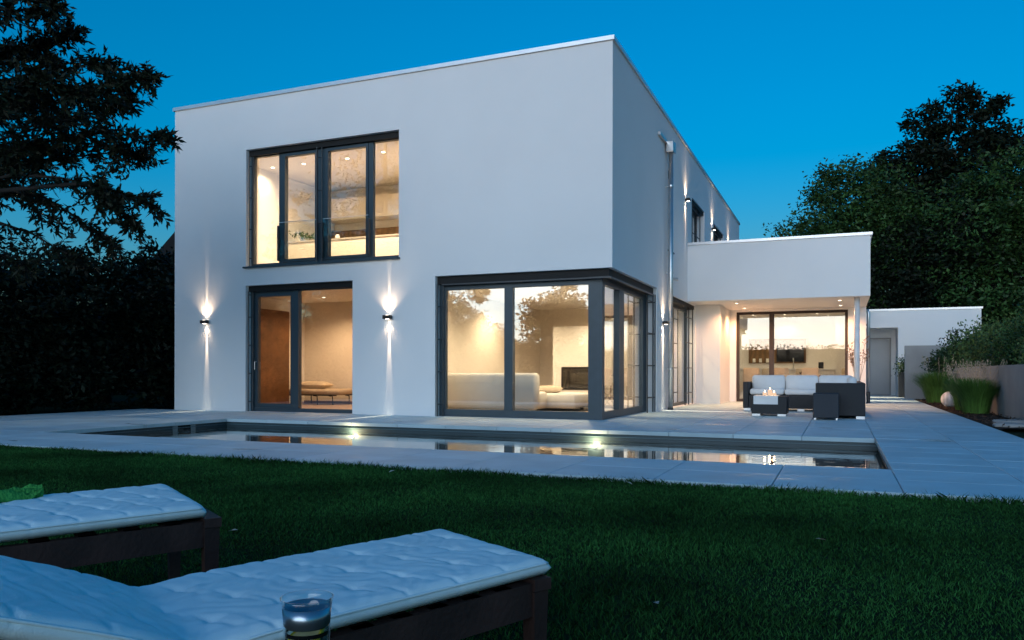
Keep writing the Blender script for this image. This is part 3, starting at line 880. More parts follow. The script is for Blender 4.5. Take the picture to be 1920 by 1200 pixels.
# upper room
t = thing('sideboard', 'long white sideboard in the upper room under the wall shelf', 'sideboard', (-7.5, 3.6, 2.966))
b = MB(); b.bbox(-9.25, 3.2, 2.97, -4.4, 3.75, 4.02, .008); b.obj('body', M_CABW, t)
b = MB(); b.box(-9.26, 3.17, 4.021, -4.39, 3.76, 4.06); b.obj('top', mat('worktop_grey', (.45, .42, .38), .4), t)
for k in range(4):
    MB().bbox(-9.2 + k * 1.2, 3.18, 3.02, -8.04 + k * 1.2, 3.198, 3.98, .004).obj('door', M_CABW, t)
b = MB(); wall_cells(b, 'y', 4.45, 4.99, -9.3, -6.2, 4.62, 5.35, [(-9.1, -6.4, 4.62, 4.80)])
tag(b.obj('wall_cabinet', M_CABW), 'white wall cabinet with open lower niche in the upper room', 'cabinet')
MB().box(-9.1, 4.9, 4.63, -6.4, 4.985, 4.79)
tag(MB().box(-9.29, 4.94, 4.10, -6.25, 4.992, 4.60).obj('wall_panel', M_NICHE), 'brown wall panel below the wall cabinet', 'panel')
t = thing('potted_plant', 'green trailing plant in a white pot on the upper sideboard', 'plant', (-9.0, 3.35, 4.06))
MB().lathe((-9.0, 3.35, 4.061), [(.0, 0), (.05, 0), (.065, .18), (.058, .18), (.05, .1)], 18).obj('pot', M_CERAM, t)
P = np.array([-9.0, 3.35, 4.24]) + rng.normal(size=(160, 3)) * np.array([.05, .05, .03]) + rng.uniform(0, 1, (160, 1)) ** 1.5 * np.array([[.55, -.02, -.08]]) * np.sign(rng.uniform(-.2, 1, (160, 1)))
V, F = leaf_quads(P, .09, .03); fast_mesh('foliage', V, F, M_LEAF_L, t)
for i, (x, hgt) in enumerate(((-7.9, .14), (-6.9, .2), (-5.4, .26))):
    tag(MB().lathe((x, 3.42, 4.061), [(.0, 0), (.05, 0), (.06, hgt * .5), (.035, hgt), (.03, hgt)], 16).obj('vase', (M_CERAM, M_BEIGE, M_CERAM)[i], smooth=True),
        ('small white vase', 'beige vase', 'tall white vase')[i] + ' on the upper sideboard', 'vase')
tag(MB().bbox(-4.9, 2.2, 2.966, -4.0, 4.4, 5.15, .01).obj('tall_cabinet', M_CABW), 'tall white cabinet at the right of the upper room', 'cabinet')
# dining and kitchen in the wing
t = thing('kitchen_counter', 'white kitchen counter along the back wall of the wing', 'counter', (2.0, 13.9, .01))
b = MB(); b.bbox(.05, 13.60, .011, 3.38, 14.19, .92, .006); b.obj('body', M_CABW, t)
MB().box(.04, 13.56, .921, 3.39, 14.195, .955).obj('worktop', M_CERAM, t)
b = MB(); b.tube([(2.15, 14.0, .956), (2.15, 14.0, 1.25), (2.15, 13.95, 1.29), (2.15, 13.80, 1.29), (2.15, 13.78, 1.22)], .014, 8); tag(b.obj('kitchen_tap', M_STEEL, smooth=True), 'arched steel tap on the kitchen counter', 'tap')
b = MB(); fr(b, (.75, 2.52), 1.13, 1.93, .025, 14.14, 14.199); b.box(.775, 14.185, 1.155, 2.495, 14.199, 1.905); tag(b.obj('wall_niche', M_NICHE), 'brown wood-lined wall niche above the kitchen counter', 'niche')
t = thing('television', 'black flat screen in the right half of the wall niche', 'television', (2.05, 14.16, 1.2))
MB().bbox(1.62, 14.155, 1.18, 2.46, 14.184, 1.88, .004).obj('casing', M_TUBE, t)
MB().box(1.635, 14.150, 1.195, 2.445, 14.1545, 1.865).obj('screen', M_BLACK, t)
for i, x in enumerate((.92, 1.12, 1.34)):
    tag(MB().lathe((x, 14.15, 1.156), [(0, 0), (.05, 0), (.045, .13), (.035, .13), (.035, .02)], 14).obj('canister', M_CERAM, smooth=True), ('leftmost', 'middle', 'rightmost')[i] + ' white canister in the wall niche', 'canister', 'canisters in the niche')
t = thing('dining_table', 'dark wooden dining table in the wing', 'table', (2.1, 12.0, .01))
MB().bbox(.85, 11.6, .71, 3.2, 12.4, .75, .006).obj('tabletop', M_WOOD_D, t)
for (x, y) in ((.95, 11.7), (3.1, 11.7), (.95, 12.3), (3.1, 12.3)):
    MB().box(x - .035, y - .035, .011, x + .035, y + .035, .709).obj('leg', M_WOOD_D, t)
def dining_chair(x, y, rot, label):
    t = thing('dining_chair', label, 'chair', (0, 0, 0), 'dining chairs')
    MB().bbox(-.23, -.23, .40, .23, .23, .49, .03).obj('seat', M_LINEN, t, True)
    MB().bbox(-.23, -.27, .40, .23, -.19, .95, .03).obj('backrest', M_LINEN, t, True)
    for (a, c) in ((-.2, -.2), (.2, -.2), (-.2, .2), (.2, .2)):
        MB().box(a - .02, c - .02, 0, a + .02, c + .02, .40).obj('leg', M_BROWN, t)
    t.location = (x, y, .011); t.rotation_euler.z = rot
dining_chair(1.15, 11.25, 0, 'leftmost linen dining chair with its back to the garden')
dining_chair(1.95, 11.25, 0, 'second linen dining chair from the left, back to the garden')
dining_chair(2.75, 11.25, 0, 'third linen dining chair from the left, back to the garden')
dining_chair(3.45, 11.9, math.pi / 2 + .3, 'linen dining chair at the right end of the table')
dining_chair(1.5, 12.75, math.pi, 'linen dining chair on the kitchen side, left')
dining_chair(2.5, 12.75, math.pi, 'linen dining chair on the kitchen side, right')
t = thing('fruit_bowl', 'dark bowl of fruit on the dining table', 'bowl', (2.55, 12.0, .751))
MB().lathe((2.55, 12.0, .751), [(.0, 0), (.07, 0), (.15, .08), (.14, .08), (.06, .015)], 20).obj('bowl', M_TUBE, t, True)
for (x, y) in ((-.05, 0), (.05, .03), (0, -.05), (.02, .06)):
    MB().lathe((2.55 + x, 12.0 + y, .79), [(.001, 0), (.035, .012), (.045, .045), (.035, .075), (.001, .09)], 12).obj('fruit', M_BROWN, t, True)
tag(MB().bbox(2.9, 13.85, .956, 3.05, 14.0, 1.16, .01).obj('coffee_machine', M_TUBE), 'small dark appliance on the kitchen counter', 'appliance')

# ------------------------------------------------------------------ terrace furniture
t = thing('corner_sofa', 'black rattan corner sofa with pale cushions under the canopy', 'sofa', (2.9, 4.4, 0))
b = MB(); b.bbox(1.70, 4.95, .05, 3.95, 5.75, .34, .012); b.bbox(1.58, 4.95, .05, 1.698, 5.75, .62, .012); b.bbox(1.70, 5.60, .341, 3.95, 5.75, .64, .012)
b.bbox(3.15, 2.42, .05, 3.95, 4.948, .34, .012); b.bbox(3.82, 2.42, .341, 3.95, 5.598, .635, .012); b.bbox(3.13, 2.30, .05, 3.95, 2.418, .635, .012)
b.obj('base', M_RATTAN, t)
for (x0, x1) in ((1.72, 2.42), (2.44, 3.12)):
    b = MB(); b.bbox(x0, 4.96, .342, x1, 5.45, .47, .03); b.obj('seat_cushion', M_CUSHLT, t, True)
b = MB(); b.bbox(3.16, 2.44, .342, 3.80, 3.66, .47, .03); b.obj('seat_cushion', M_CUSHLT, t, True)
b = MB(); b.bbox(3.16, 3.68, .342, 3.80, 5.44, .47, .03); b.obj('seat_cushion', M_CUSHLT, t, True)
for (x0, x1) in ((1.72, 2.42), (2.43, 3.10), (3.11, 3.80)):
    b = MB(); b.bbox(x0, 5.42, .40, x1, 5.585, .765, .045); b.obj('back_cushion', M_CUSHLT, t, True)
b = MB(); b.bbox(3.66, 2.6, .472, 3.815, 3.9, .74, .045); b.obj('back_cushion', M_CUSHLT, t, True)
for (x, y) in ((1.60, 4.98), (2.70, 4.98), (3.80, 2.34), (3.18, 2.34), (3.80, 5.6), (1.60, 5.6)):
    MB().box(x, y - .06, .001, x + .14, y + .04, .049).obj('foot', M_ALU, t)

t = thing('coffee_table', 'low black rattan table with a pale runner in front of the sofa', 'table', (2.28, 3.05, 0))
b = MB(); b.bbox(1.98, 2.72, .04, 2.62, 3.36, .37, .010); b.obj('body', M_RATTAN, t)
for (x, y) in ((1.99, 2.74), (2.45, 2.74), (1.99, 3.24), (2.45, 3.24)):
    MB().box(x, y, .001, x + .15, y + .09, .039).obj('foot', M_ALU, t)
b = MB(); b.box(2.02, 2.700, .371, 2.46, 3.38, .379); b.box(2.02, 2.700, .22, 2.46, 2.708, .371)
tag(b.obj('table_runner', M_CUSHLT), 'pale runner hanging over the front of the rattan table', 'runner')
for i, (x, y, r, hgt) in enumerate(((2.20, 3.0, .040, .06), (2.29, 3.06, .042, .11), (2.37, 2.98, .040, .055))):
    t = thing('candle', ('left short', 'tall middle', 'right short')[i] + ' lit white candle on the rattan table', 'candle', (x, y, .38), 'candles on the rattan table')
    MB().lathe((x, y, .38), [(.0, 0), (r, 0), (r, hgt), (r * .7, hgt - .008), (0, hgt - .01)], 18).obj('wax', E_WAX, t, True)
    MB().lathe((x, y, .38 + hgt - .006), [(.001, 0), (.009, .012), (.007, .026), (.001, .045)], 10).obj('flame', E_FLAME, t, True)
    add_light('candle_light', 'POINT', (x, y, .38 + hgt + .05), .22, (1.0, .62, .30), t, shadow_soft_size=.02)
t = thing('stool', 'small black rattan cube stool in front of the sofa arm', 'stool', (3.32, 1.98, 0))
b = MB(); b.bbox(3.10, 1.78, .035, 3.52, 2.20, .46, .012); b.obj('body', mat('stool_rattan', (.020, .025, .034), .5, .3, 60, .6, 150), t)
for (x, y) in ((3.12, 1.80), (3.47, 1.80), (3.12, 2.15), (3.47, 2.15)):
    MB().box(x, y, .001, x + .03, y + .03, .034).obj('foot', M_ALU, t)
t = thing('dry_branches', 'tall dry branches in a slim vase behind the sofa by the post', 'branches', (3.95, 9.3, 0))
MB().lathe((3.95, 9.3, .0), [(.0, .001), (.10, .001), (.13, .3), (.08, .55), (.07, .55), (.1, .3)], 18).obj('vase', M_CONC, t, True)
b = MB(); bp = []
for k in range(9):
    ax, ay = random.uniform(-.22, .26), random.uniform(-.15, .15)
    hh = random.uniform(1.25, 1.75)
    p = [Vector((3.95, 9.3, .3)), Vector((3.95 + ax * .4, 9.3 + ay * .4, .8)), Vector((3.95 + ax, 9.3 + ay, hh))]
    b.tube(p, [.006, .005, .003], 5)
    for q in range(14):
        f = random.uniform(.35, 1); s = p[1].lerp(p[2], f)
        e2 = s + Vector((random.uniform(-.08, .08), random.uniform(-.08, .08), random.uniform(.02, .1)))
        b.tube([s, e2], .003, 4); bp.append(e2)
b.obj('branch', M_TWIG, t)
V, F = leaf_quads(np.array([list(x) for x in bp for _ in range(2)]), .05, .025); fast_mesh('bud', V, F, M_TWIG, t)

# ------------------------------------------------------------------ sun loungers in the foreground
def ring_cushion(mb, stations, w, th, quilt=.16):
    """stations: list of (origin, wvec, nvec, s); closed soft pad with buttoned, creased quilting"""
    nt_, nb = 72, 10
    nr = nt_ + nb
    vs_, fs_ = [], []
    S = len(stations); s0, s1 = stations[0][3], stations[-1][3]
    rows = 4; wq = w / rows
    jit = {}
    def J(i, j):
        if (i, j) not in jit:
            jit[(i, j)] = (random.uniform(-.012, .012), random.uniform(-.010, .010), random.uniform(.6, 1.25))
        return jit[(i, j)]
    def relief(s, u):
        i0 = int(math.floor(s / quilt)); best = 0.0
        for i in (i0 - 1, i0, i0 + 1, i0 + 2):
            for j in range(rows + 1):
                js, ju, k = J(i, j)
                ds, du = s - (i + (.5 if j % 2 else 0)) * quilt - js, u - j * wq - ju
                if 0 < j < rows:
                    best -= .005 * k * math.exp(-(ds * ds + du * du) / .00035)
                best -= .0060 * k * math.exp(-((ds + .35 * du) / .0070) ** 2) * math.exp(-(du / (.30 * wq + .02)) ** 2)
                best -= .0028 * k * math.exp(-(du / .008) ** 2) * math.exp(-(ds / (.32 * quilt)) ** 2) * (0 < j < rows)
        best += .0014 * math.sin(s * 41 + 7 * math.sin(u * 19)) * math.sin(u * 33 + 5 * math.sin(s * 23))
        return best
    for (o, wv, nv, s) in stations:
        e = min(s - s0, s1 - s); ek = 1.0 if e >= .04 else math.sqrt(max(0, 1 - (1 - e / .04) ** 2))
        for k in range(nt_):
            u = w * k / (nt_ - 1); d = min(u, w - u)
            dk = 1.0 if d >= .035 else math.sqrt(max(0, 1 - (1 - d / .035) ** 2))
            z = th * (.45 + .55 * dk * (.3 + .7 * ek)) + relief(s, u) * dk * ek
            vs_.append(o + wv * u + nv * z)
        for k in range(nb):
            u = w * (1 - (k + .5) / nb); d = min(u, w - u)
            dk = 1.0 if d >= .03 else math.sqrt(max(0, 1 - (1 - d / .03) ** 2))
            vs_.append(o + wv * u + nv * (th * (.45 - .45 * dk)))
    for i in range(S - 1):
        for k in range(nr):
            k2 = (k + 1) % nr
            fs_.append((i * nr + k, i * nr + k2, (i + 1) * nr + k2, (i + 1) * nr + k))
    fs_.append(tuple(range(nr))[::-1]); fs_.append(tuple((S - 1) * nr + k for k in range(nr)))
    mb.add(vs_, fs_); mb.fix = True

def lounger(label, clabel, A, ua, na, w, seat, back, ang, ztop, quilt, foot):
    """A = far foot corner of the pad top; u runs to the head, n across to the near side"""
    u = Vector((math.cos(ua), math.sin(ua), 0)); nn = Vector((math.cos(na), math.sin(na), 0))
    A = Vector((A[0], A[1], 0)); th = .048; zf = ztop - th
    t = thing('sun_lounger', label, 'sun lounger', (A + u * .9 + nn * w * .5)[:])
    g0 = -.045
    def beam(p, q, r, hgt, z, nm):
        d = (q - p).normalized(); s = Vector((-d.y, d.x, 0)) * r
        vs_ = [p - s, q - s, q + s, p + s]
        m = MB(); m.add([(v.x, v.y, z - hgt) for v in vs_] + [(v.x, v.y, z) for v in vs_], [(0, 1, 2, 3), (7, 6, 5, 4), (0, 4, 5, 1), (1, 5, 6, 2), (2, 6, 7, 3), (3, 7, 4, 0)])
        m.fix = True
        m.obj(nm, M_WOOD_D, t)
    F0 = A - u * foot; L = seat + back * math.cos(ang) * .75
    for k in (0, 1):
        p = F0 + nn * (w * k + (-.030 if k else .030))
        beam(p + u * .056, p + u * L, .017, .085, zf - .012, 'side_rail')
    beam(F0 + nn * .0 + u * .0275, F0 + nn * (w + .0) + u * .0275, .0275, .03, zf - .002, 'end_rail')
    beam(F0 + nn * .05 + u * .0275, F0 + nn * (w - .05) + u * .0275, .0165, .055, zf - .033, 'end_apron')
    for k in range(9):
        p = F0 + u * (.15 + k * seat / 9.0)
        beam(p + nn * .02, p + nn * (w - .02), .025, .018, zf - .012, 'slat')
    for s in (.03, L - .25):
        for k in (0, 1):
            c = F0 + u * s + nn * (w * k + (-.030 if k else .030))
            m = MB(); q = []
            for z, r in ((g0 + .0, .019), (zf - .034, .026)):
                q += [(c + (u * a + nn * b_) * r)[:2] + (z,) for a, b_ in ((-1, -1), (1, -1), (1, 1), (-1, 1))]
            m.add(q, [(0, 1, 2, 3), (7, 6, 5, 4), (0, 4, 5, 1), (1, 5, 6, 2), (2, 6, 7, 3), (3, 7, 4, 0)]); m.fix = True
            m.obj('leg', M_WOOD_D, t)
    # backrest frame
    K = F0 + u * (seat + .04)
    m = MB()
    for k in (0.06, .94):
        p = K + nn * w * k; q = p + u * back * math.cos(ang)
        m.tube([(p.x, p.y, zf - .02), (q.x, q.y, zf - .02 + back * math.sin(ang))], .018, 6)
    m.obj('backrest_frame', M_WOOD_D, t)
    # pad
    st = []; N = 300
    tot = seat + back
    pos = A + Vector((0, 0, zf)); R = .10
    pth = []
    prev = 0
    for i in range(N + 1):
        s = tot * i / N
        k = min(1, max(0, (s - seat + R * .5) / R)); a = ang * k * k * (3 - 2 * k)
        if i:
            ds = s - prev; pos = pos + (u * math.cos(a) + Vector((0, 0, 1)) * math.sin(a)) * ds
        nv = Vector((0, 0, 1)) * math.cos(a) - u * math.sin(a)
        sag = -.010 * math.exp(-((s - seat) / .10) ** 2)
        st.append((pos + nv * sag, nn, nv, s)); prev = s
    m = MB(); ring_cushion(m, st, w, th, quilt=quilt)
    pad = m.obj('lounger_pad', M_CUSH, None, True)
    m = MB()
    edge = []
    for (o, wv, nv, s) in st[2:-2]:
        edge.append(o + wv * (w - .004) + nv * (th * .72))
    m.tube(edge[::2], .0035, 5); m.obj('piping', M_CUSH, pad, True)
    tag(pad, clabel, 'cushion')
    return t
lounger('dark wooden sun lounger nearest the camera beside the jar', 'quilted white pad on the nearest sun lounger, raised at the head end',
        (2.395, -10.705), math.radians(-112.5), math.radians(-30), .525, .93, .75, math.radians(21.5), .325, .155, -.004)
lounger('dark wooden sun lounger at the left, behind the nearest one', 'quilted white pad under the green towel on the left sun lounger',
        (1.075, -10.53), math.radians(-114), math.radians(-33), .63, 1.15, .70, math.radians(3), .367, .125, .05)
# green towel on the left lounger
tw = MB(); nu, nv_ = 40, 24
for j in range(nv_ + 1):
    for i in range(nu + 1):
        a, b_ = i / nu, j / nv_
        fl_ = -.03 + .24 * b_ * (.30 + .70 * a); x = .945 - .41 * (.02 + .5 * a) + .84 * fl_; yq = -10.94 - .91 * (.02 + .5 * a) - .54 * fl_
        z = .372 + .016 * math.sin(a * 17 + b_ * 5) * math.sin(b_ * 9 + 1) + .014 * math.sin(b_ * 15 + 4 * math.sin(a * 6)) + .012 * random.random()
        tw.v.append((x, yq, z))
for j in range(nv_):
    for i in range(nu):
        k = j * (nu + 1) + i; tw.f.append((k, k + 1, k + nu + 2, k + nu + 1))
tag(tw.obj('towel', M_GREEN, smooth=True), 'crumpled green towel on the left sun lounger', 'towel')

# side table and jar
JX, JY = 2.742, -11.845
t = thing('side_table', 'low dark side table under the glass jar', 'table', (JX, JY, -.04))
MB().lathe((JX, JY, .165), [(0, 0), (.17, 0), (.175, .01), (.17, .022), (0, .022)], 28).obj('tabletop', M_WOOD_D, t)
for k in range(3):
    an = k * 2.094 + .4
    MB().tube([(JX + .11 * math.cos(an), JY + .11 * math.sin(an), .165), (JX + .14 * math.cos(an), JY + .14 * math.sin(an), -.04)], .012, 8).obj('leg', M_WOOD_D, t)
t = thing('glass_jar', 'glass jar of lemon water with a steel-rimmed lid', 'jar', (JX, JY, .188))
z0 = .188
MB().lathe((JX, JY, z0), [(0, .0), (.035, .0), (.037, .01), (.037, .225), (.041, .245), (.0425, .252), (.041, .252), (.0345, .225), (.0345, .012), (0, .012)], 40).obj('glass_body', M_JAR, t, True)
MB().lathe((JX, JY, z0), [(0, .014), (.034, .014), (.034, .203), (0, .203)], 32).obj('drink', M_DRINK, t, True)
MB().lathe((JX, JY, z0), [(.0335, .205), (.0372, .209), (.0395, .238), (.0375, .238), (.036, .213), (0, .212)], 40).obj('steel_rim', mat('dark_steel', (.30, .36, .42), .28, .05, 5, metal=.9), t, True)
MB().lathe((JX, JY, z0), [(.0346, .192), (.0349, .195), (.0346, .199)], 40).obj('seal', M_BLACK, t, True)
for k, (ox, oy, zz, tx) in enumerate(((-.003, -.004, .180, .5), (.003, .003, .190, -.4), (.0, -.002, .15, .9))):
    s = MB(); c = Vector((JX + ox, JY + oy, z0 + zz)); ax = Vector((math.sin(tx) * .5, -math.cos(tx) * .6, .75)).normalized() * .0025
    s.tube([c - ax, c + ax], .026, 24)
    so = s.obj('lemon_slice', M_LEMON, t)
    s = MB(); s.tube([c - ax * 1.15, c + ax * 1.15], .0215, 24); s.obj('flesh', M_LEMONF, so)

# ------------------------------------------------------------------ garage, garden walls, bed
t = thing('garage', 'low white flat-roofed garage with recessed entry at the end of the path', 'garage', (6, 18, 0))
b = MB(); b.box(5.415, 18, -.06, 7.96, 24, 3.02); b.box(4.18, 18, 2.43, 5.414, 24, 3.02); b.box(4.18, 19.3, -.06, 5.414, 19.5, 2.429); b.obj('wall', M_STUCCO, t)
b = MB(); b.box(4.18, 17.97, 3.021, 8.0, 24.03, 3.09); b.obj('coping', M_COPING, t)
dr = MB().box(4.28, 19.262, .02, 5.20, 19.299, 2.05).obj('door', M_DOOR, t)
b = MB(); fr(b, (4.22, 5.26), .0, 2.12, .055, 19.25, 19.298); b.obj('door_frame', M_CONC, dr)
MB().tube([(4.36, 19.25, 1.05), (4.36, 19.20, 1.05), (4.47, 19.20, 1.05)], .01, 8).obj('handle', M_STEEL, dr)
tag(MB().box(5.43, 15.0, -.06, 7.6, 15.22, 1.69).obj('concrete_wall', M_CONC), 'tall grey concrete garden wall standing across the end of the bed', 'wall')
b = MB()
b.box(6.45, 1.4, -.06, 6.66, 14.99, .97)
lo = tag(b.obj('low_wall', M_CONC), 'low concrete retaining wall beside the planting bed', 'wall')
bed = MB(); nx, ny = 6, 50
for j in range(ny + 1):
    for i in range(nx + 1):
        x = T_R + .012 + (6.45 - T_R - .012) * i / nx; y = .6 + 14.4 * j / ny
        bed.v.append((x, y, -.03 + .02 * random.random() + .03 * math.sin(math.pi * i / nx)))
for j in range(ny):
    for i in range(nx):
        k = j * (nx + 1) + i; bed.f.append((k, k + 1, k + nx + 2, k + nx + 1))
tag(bed.obj('planting_bed', M_SOIL), kind='structure')
bank = MB(); nx, ny = 14, 16
for j in range(ny + 1):
    for i in range(nx + 1):
        x = 6.66 + 14 * i / nx; y = -2 + 17 * j / ny
        bank.v.append((x, y, .88 + .10 * math.sin(x * 1.1 + y) + .05 * min(x - 6.66, 6)))
for j in range(ny):
    for i in range(nx):
        k = j * (nx + 1) + i; bank.f.append((k, k + 1, k + nx + 2, k + nx + 1))
tag(bank.obj('bank', M_SOIL, smooth=True), kind='structure')
# loose mulch and pebbles on the bed
n = 1500
P = np.stack([rng.uniform(T_R + .03, 6.44, n), rng.uniform(.6, 14.5, n), rng.uniform(-.005, .03, n)], 1)
V, F = leaf_quads(P, rng.uniform(.03, .09, n), rng.uniform(.02, .04, n), flat=.8)
tag(fast_mesh('mulch', V, F, mat('mulch_chips', (.075, .045, .03), .95, .3, 8, island=.5)), 'brown mulch chips covering the planting bed', 'mulch', kind='stuff')
for i, (x, y, s) in enumerate(((6.05, 1.2, .34), (6.15, 2.2, .30))):
    b = MB(); b.lathe((x, y, .0), [(0, -.02), (s, -.02), (s * 1.02, .02), (s * .93, .045), (0, .05)], 9)
    tag(b.obj('stepping_stone', M_CONC), ('nearer', 'farther')[i] + ' flat pale stepping stone in the bed at the right edge', 'stone', 'stepping stones in the bed')
b = MB(); prof = [(.001 + .19 * math.sin(math.pi * k / 16), .19 - .19 * math.cos(math.pi * k / 16)) for k in range(17)]
b.lathe((5.95, 8.5, .0), prof, 32); tag(b.obj('stone_ball', M_STONE, smooth=True), 'pale veined stone ball between the two grass clumps', 'stone ball')

def grass_clump(c, n, rad, hgt, label, plumes):
    t = thing('ornamental_grass', label, 'ornamental grass', c)
    th = rng.uniform(0, 2 * math.pi, n); r0 = rad * .35 * np.sqrt(rng.uniform(0, 1, n)); out = rng.uniform(.25, 1.0, n) * rad
    hh = hgt * rng.uniform(.7, 1.05, n); d = np.stack([np.cos(th), np.sin(th)], 1)
    w = rng.uniform(.003, .006, n); sd_ = np.stack([-d[:, 1], d[:, 0]], 1)
    V = []
    for f, wf in ((0, 1), (.5, .9), (.85, .6), (1.0, .05)):
        rx = r0 + (out - r0) * f ** 1.8; z = hh * (f - .18 * f ** 3)
        for s in (-1, 1):
            xy = np.array(c[:2]) + d * rx[:, None] + sd_ * (s * w * wf)[:, None]
            V.append(np.column_stack([xy, c[2] + z]))
    V = np.stack(V, 1).reshape(-1, 3); k = np.arange(n)[:, None] * 8
    F = np.concatenate([k + np.array([[0, 1, 3, 2]]), k + np.array([[2, 3, 5, 4]]), k + np.array([[4, 5, 7, 6]])], 0)
    fast_mesh('blades', V, F, mat('ornamental_blades', (.085, .19, .036), .6, .3, 2, island=.4, spec=.2), t)
    if plumes:
        b = MB(); pp = []
        for k in range(plumes):
            a = random.uniform(0, 6.28); q = random.uniform(.2, .8) * rad; z1 = hgt * random.uniform(1.0, 1.3)
            p = Vector((c[0] + q * math.cos(a), c[1] + q * math.sin(a), c[2] + z1))
            b.tube([(c[0] + .2 * q * math.cos(a), c[1] + .2 * q * math.sin(a), c[2] + .2), p], .002, 4)
            for s in range(22):
                f = random.random() * .2
                pp.append((p.x + random.uniform(-.012, .012), p.y + random.uniform(-.012, .012), p.z - f))
        b.obj('stalk', M_PLUME, t)
        V, F = leaf_quads(np.array(pp), .035, .010, D=rng.normal(size=(len(pp), 3)) * .4 + np.array([0, 0, 1])); fast_mesh('plume', V, F, M_PLUME, t)
grass_clump((6.05, 11.8, -.02), 2400, .85, 1.05, 'darker ornamental grass clump by the concrete wall', 10)
grass_clump((6.06, 5.4, -.02), 2600, .66, .86, 'large green ornamental grass clump with pale plumes beside the stone ball', 40)
grass_clump((6.08, 6.8, -.02), 2200, .60, .90, 'green ornamental grass clump next to the stone ball, behind the largest clump', 26)

# ------------------------------------------------------------------ trees and shrubs
def skeleton(mb, p, d, L, r, depth, tips, bend=.35, kids=3, up=.1):
    pts = [p.copy()]; rs = [r]
    q = p.copy(); dd = d.normalized()
    for k in range(4):
        dd = (dd + Vector((random.gauss(0, bend * .4), random.gauss(0, bend * .4), random.gauss(0, bend * .3) + up * .25))).normalized()
        q = q + dd * L / 4; pts.append(q.copy()); rs.append(r * (1 - .14 * (k + 1)))
    mb.tube(pts, rs, 6 if r > .03 else 4, cap=False)
    if depth == 0:
        tips.append((pts[-1], dd)); tips.append((pts[2], dd)); return
    for k in range(kids):
        s = pts[random.choice((2, 3, 4))] if k else pts[4]
        v_ = dd * .8 + Vector((random.gauss(0, .7), random.gauss(0, .7), random.gauss(0, .45) + up))
        skeleton(mb, s, v_, L * random.uniform(.6, .8), r * .5, depth - 1, tips, bend, kids, up)

def tree(name, label, base, hgt, lobes, leafm, nleaf, lsize, group=None, cat='tree', trunk_r=.25, clump=.9):
    """lobes: (centre, radii) ellipsoids that make up the crown; leaves sit in clumps on limbs reaching through them"""
    t = thing(name, label, cat, base, group)
    b = MB(); base = Vector(base)
    top = base + Vector((0, 0, hgt * .55))
    b.tube([base - Vector((0, 0, .1)), base + Vector((.1, .05, hgt * .2)), base + Vector((-.05, .1, hgt * .4)), top], [trunk_r * 1.25, trunk_r, trunk_r * .8, trunk_r * .5], 10)
    tot = sum(l[1][0] * l[1][1] * l[1][2] for l in lobes) ; allP = []
    for (c, r) in lobes:
        c = Vector(c)
        s = base + Vector((0, 0, min(max((c.z - base.z) * .6, hgt * .2), hgt * .5)))
        mid = s.lerp(c, .5) + Vector((random.gauss(0, .3), random.gauss(0, .3), .2))
        b.tube([s, mid, c], [trunk_r * .45, trunk_r * .3, trunk_r * .15], 6)
        share = int(nleaf * (r[0] * r[1] * r[2]) / tot)
        nc = max(10, int(share / 55))
        dirs = rng.normal(size=(nc, 3)); dirs /= np.linalg.norm(dirs, axis=1, keepdims=True)
        rad = rng.uniform(.35, 1.0, nc) ** .45 * (1 + .10 * rng.normal(size=nc))
        cc = np.array(c) + dirs * rad[:, None] * np.array(r)
        for k in range(0, nc, 3):
            b.tube([c.lerp(Vector(cc[k]), .15), c.lerp(Vector(cc[k]), .6) + Vector((0, 0, -.06 * r[2])), Vector(cc[k])], [trunk_r * .10, trunk_r * .06, trunk_r * .03], 4, cap=False)
        per = max(4, share // nc)
        sp = clump * (min(r) ** .5) * .36
        P = np.repeat(cc, per, 0) + np.clip(rng.normal(size=(nc * per, 3)), -1.5, 1.5) * np.array([sp, sp, sp * .55]) * rng.uniform(.5, 1.4, (nc, 1)).repeat(per, 0)
        allP.append(P)
    b.obj('trunk', M_BARK, t, True)
    P = np.concatenate(allP); n = len(P)
    P = P[P[:, 2] > base.z + .05]; n = len(P)
    V, F = leaf_quads(P, rng.uniform(.4, 1.55, n) * lsize, rng.uniform(.35, .7, n) * lsize, flat=.35)
    fast_mesh('crown', V, F, leafm, t)
    return t

# background trees at the right, behind the garage
G_R = 'trees behind the garage'
tree('broadleaf_tree', 'rounded broadleaf tree rising directly behind the canopy roof', (3.4, 28.5, -.05), 10, [((2.6, 28.0, 5.9), (2.2, 2.2, 2.6)), ((4.3, 28.6, 8.2), (2.4, 2.4, 2.9)), ((5.8, 28.6, 6.4), (2.2, 2.2, 3.2)), ((3.6, 29.0, 9.6), (1.4, 1.4, 1.5))], M_LEAF_M, 34000, .20, G_R)
tree('ash_tree', 'tallest dark tree with an open feathery crown behind the garage', (8.6, 33.0, -.05), 16, [((8.8, 33, 14.0), (1.3, 1.3, 1.5)), ((7.6, 33, 13.5), (1.1, 1.1, 1.4)), ((10.2, 33, 13.4), (1.3, 1.3, 1.4)), ((6.3, 33, 12.0), (1.2, 1.2, .9)), ((9.4, 33, 11.6), (2.4, 2.2, 1.6)), ((11.2, 33, 12.0), (1.2, 1.2, 1.2)), ((7.2, 33, 10.8), (2.2, 2.0, 1.5)), ((5.4, 33, 10.8), (1.2, 1.2, .9)), ((8.0, 33, 8.7), (3.0, 2.4, 2.4)), ((11.4, 33, 9.0), (2.2, 2.2, 2.0)), ((9.0, 33, 5.7), (3.2, 2.6, 2.6))], M_LEAF_D, 46000, .27, G_R, trunk_r=.35, clump=.75)
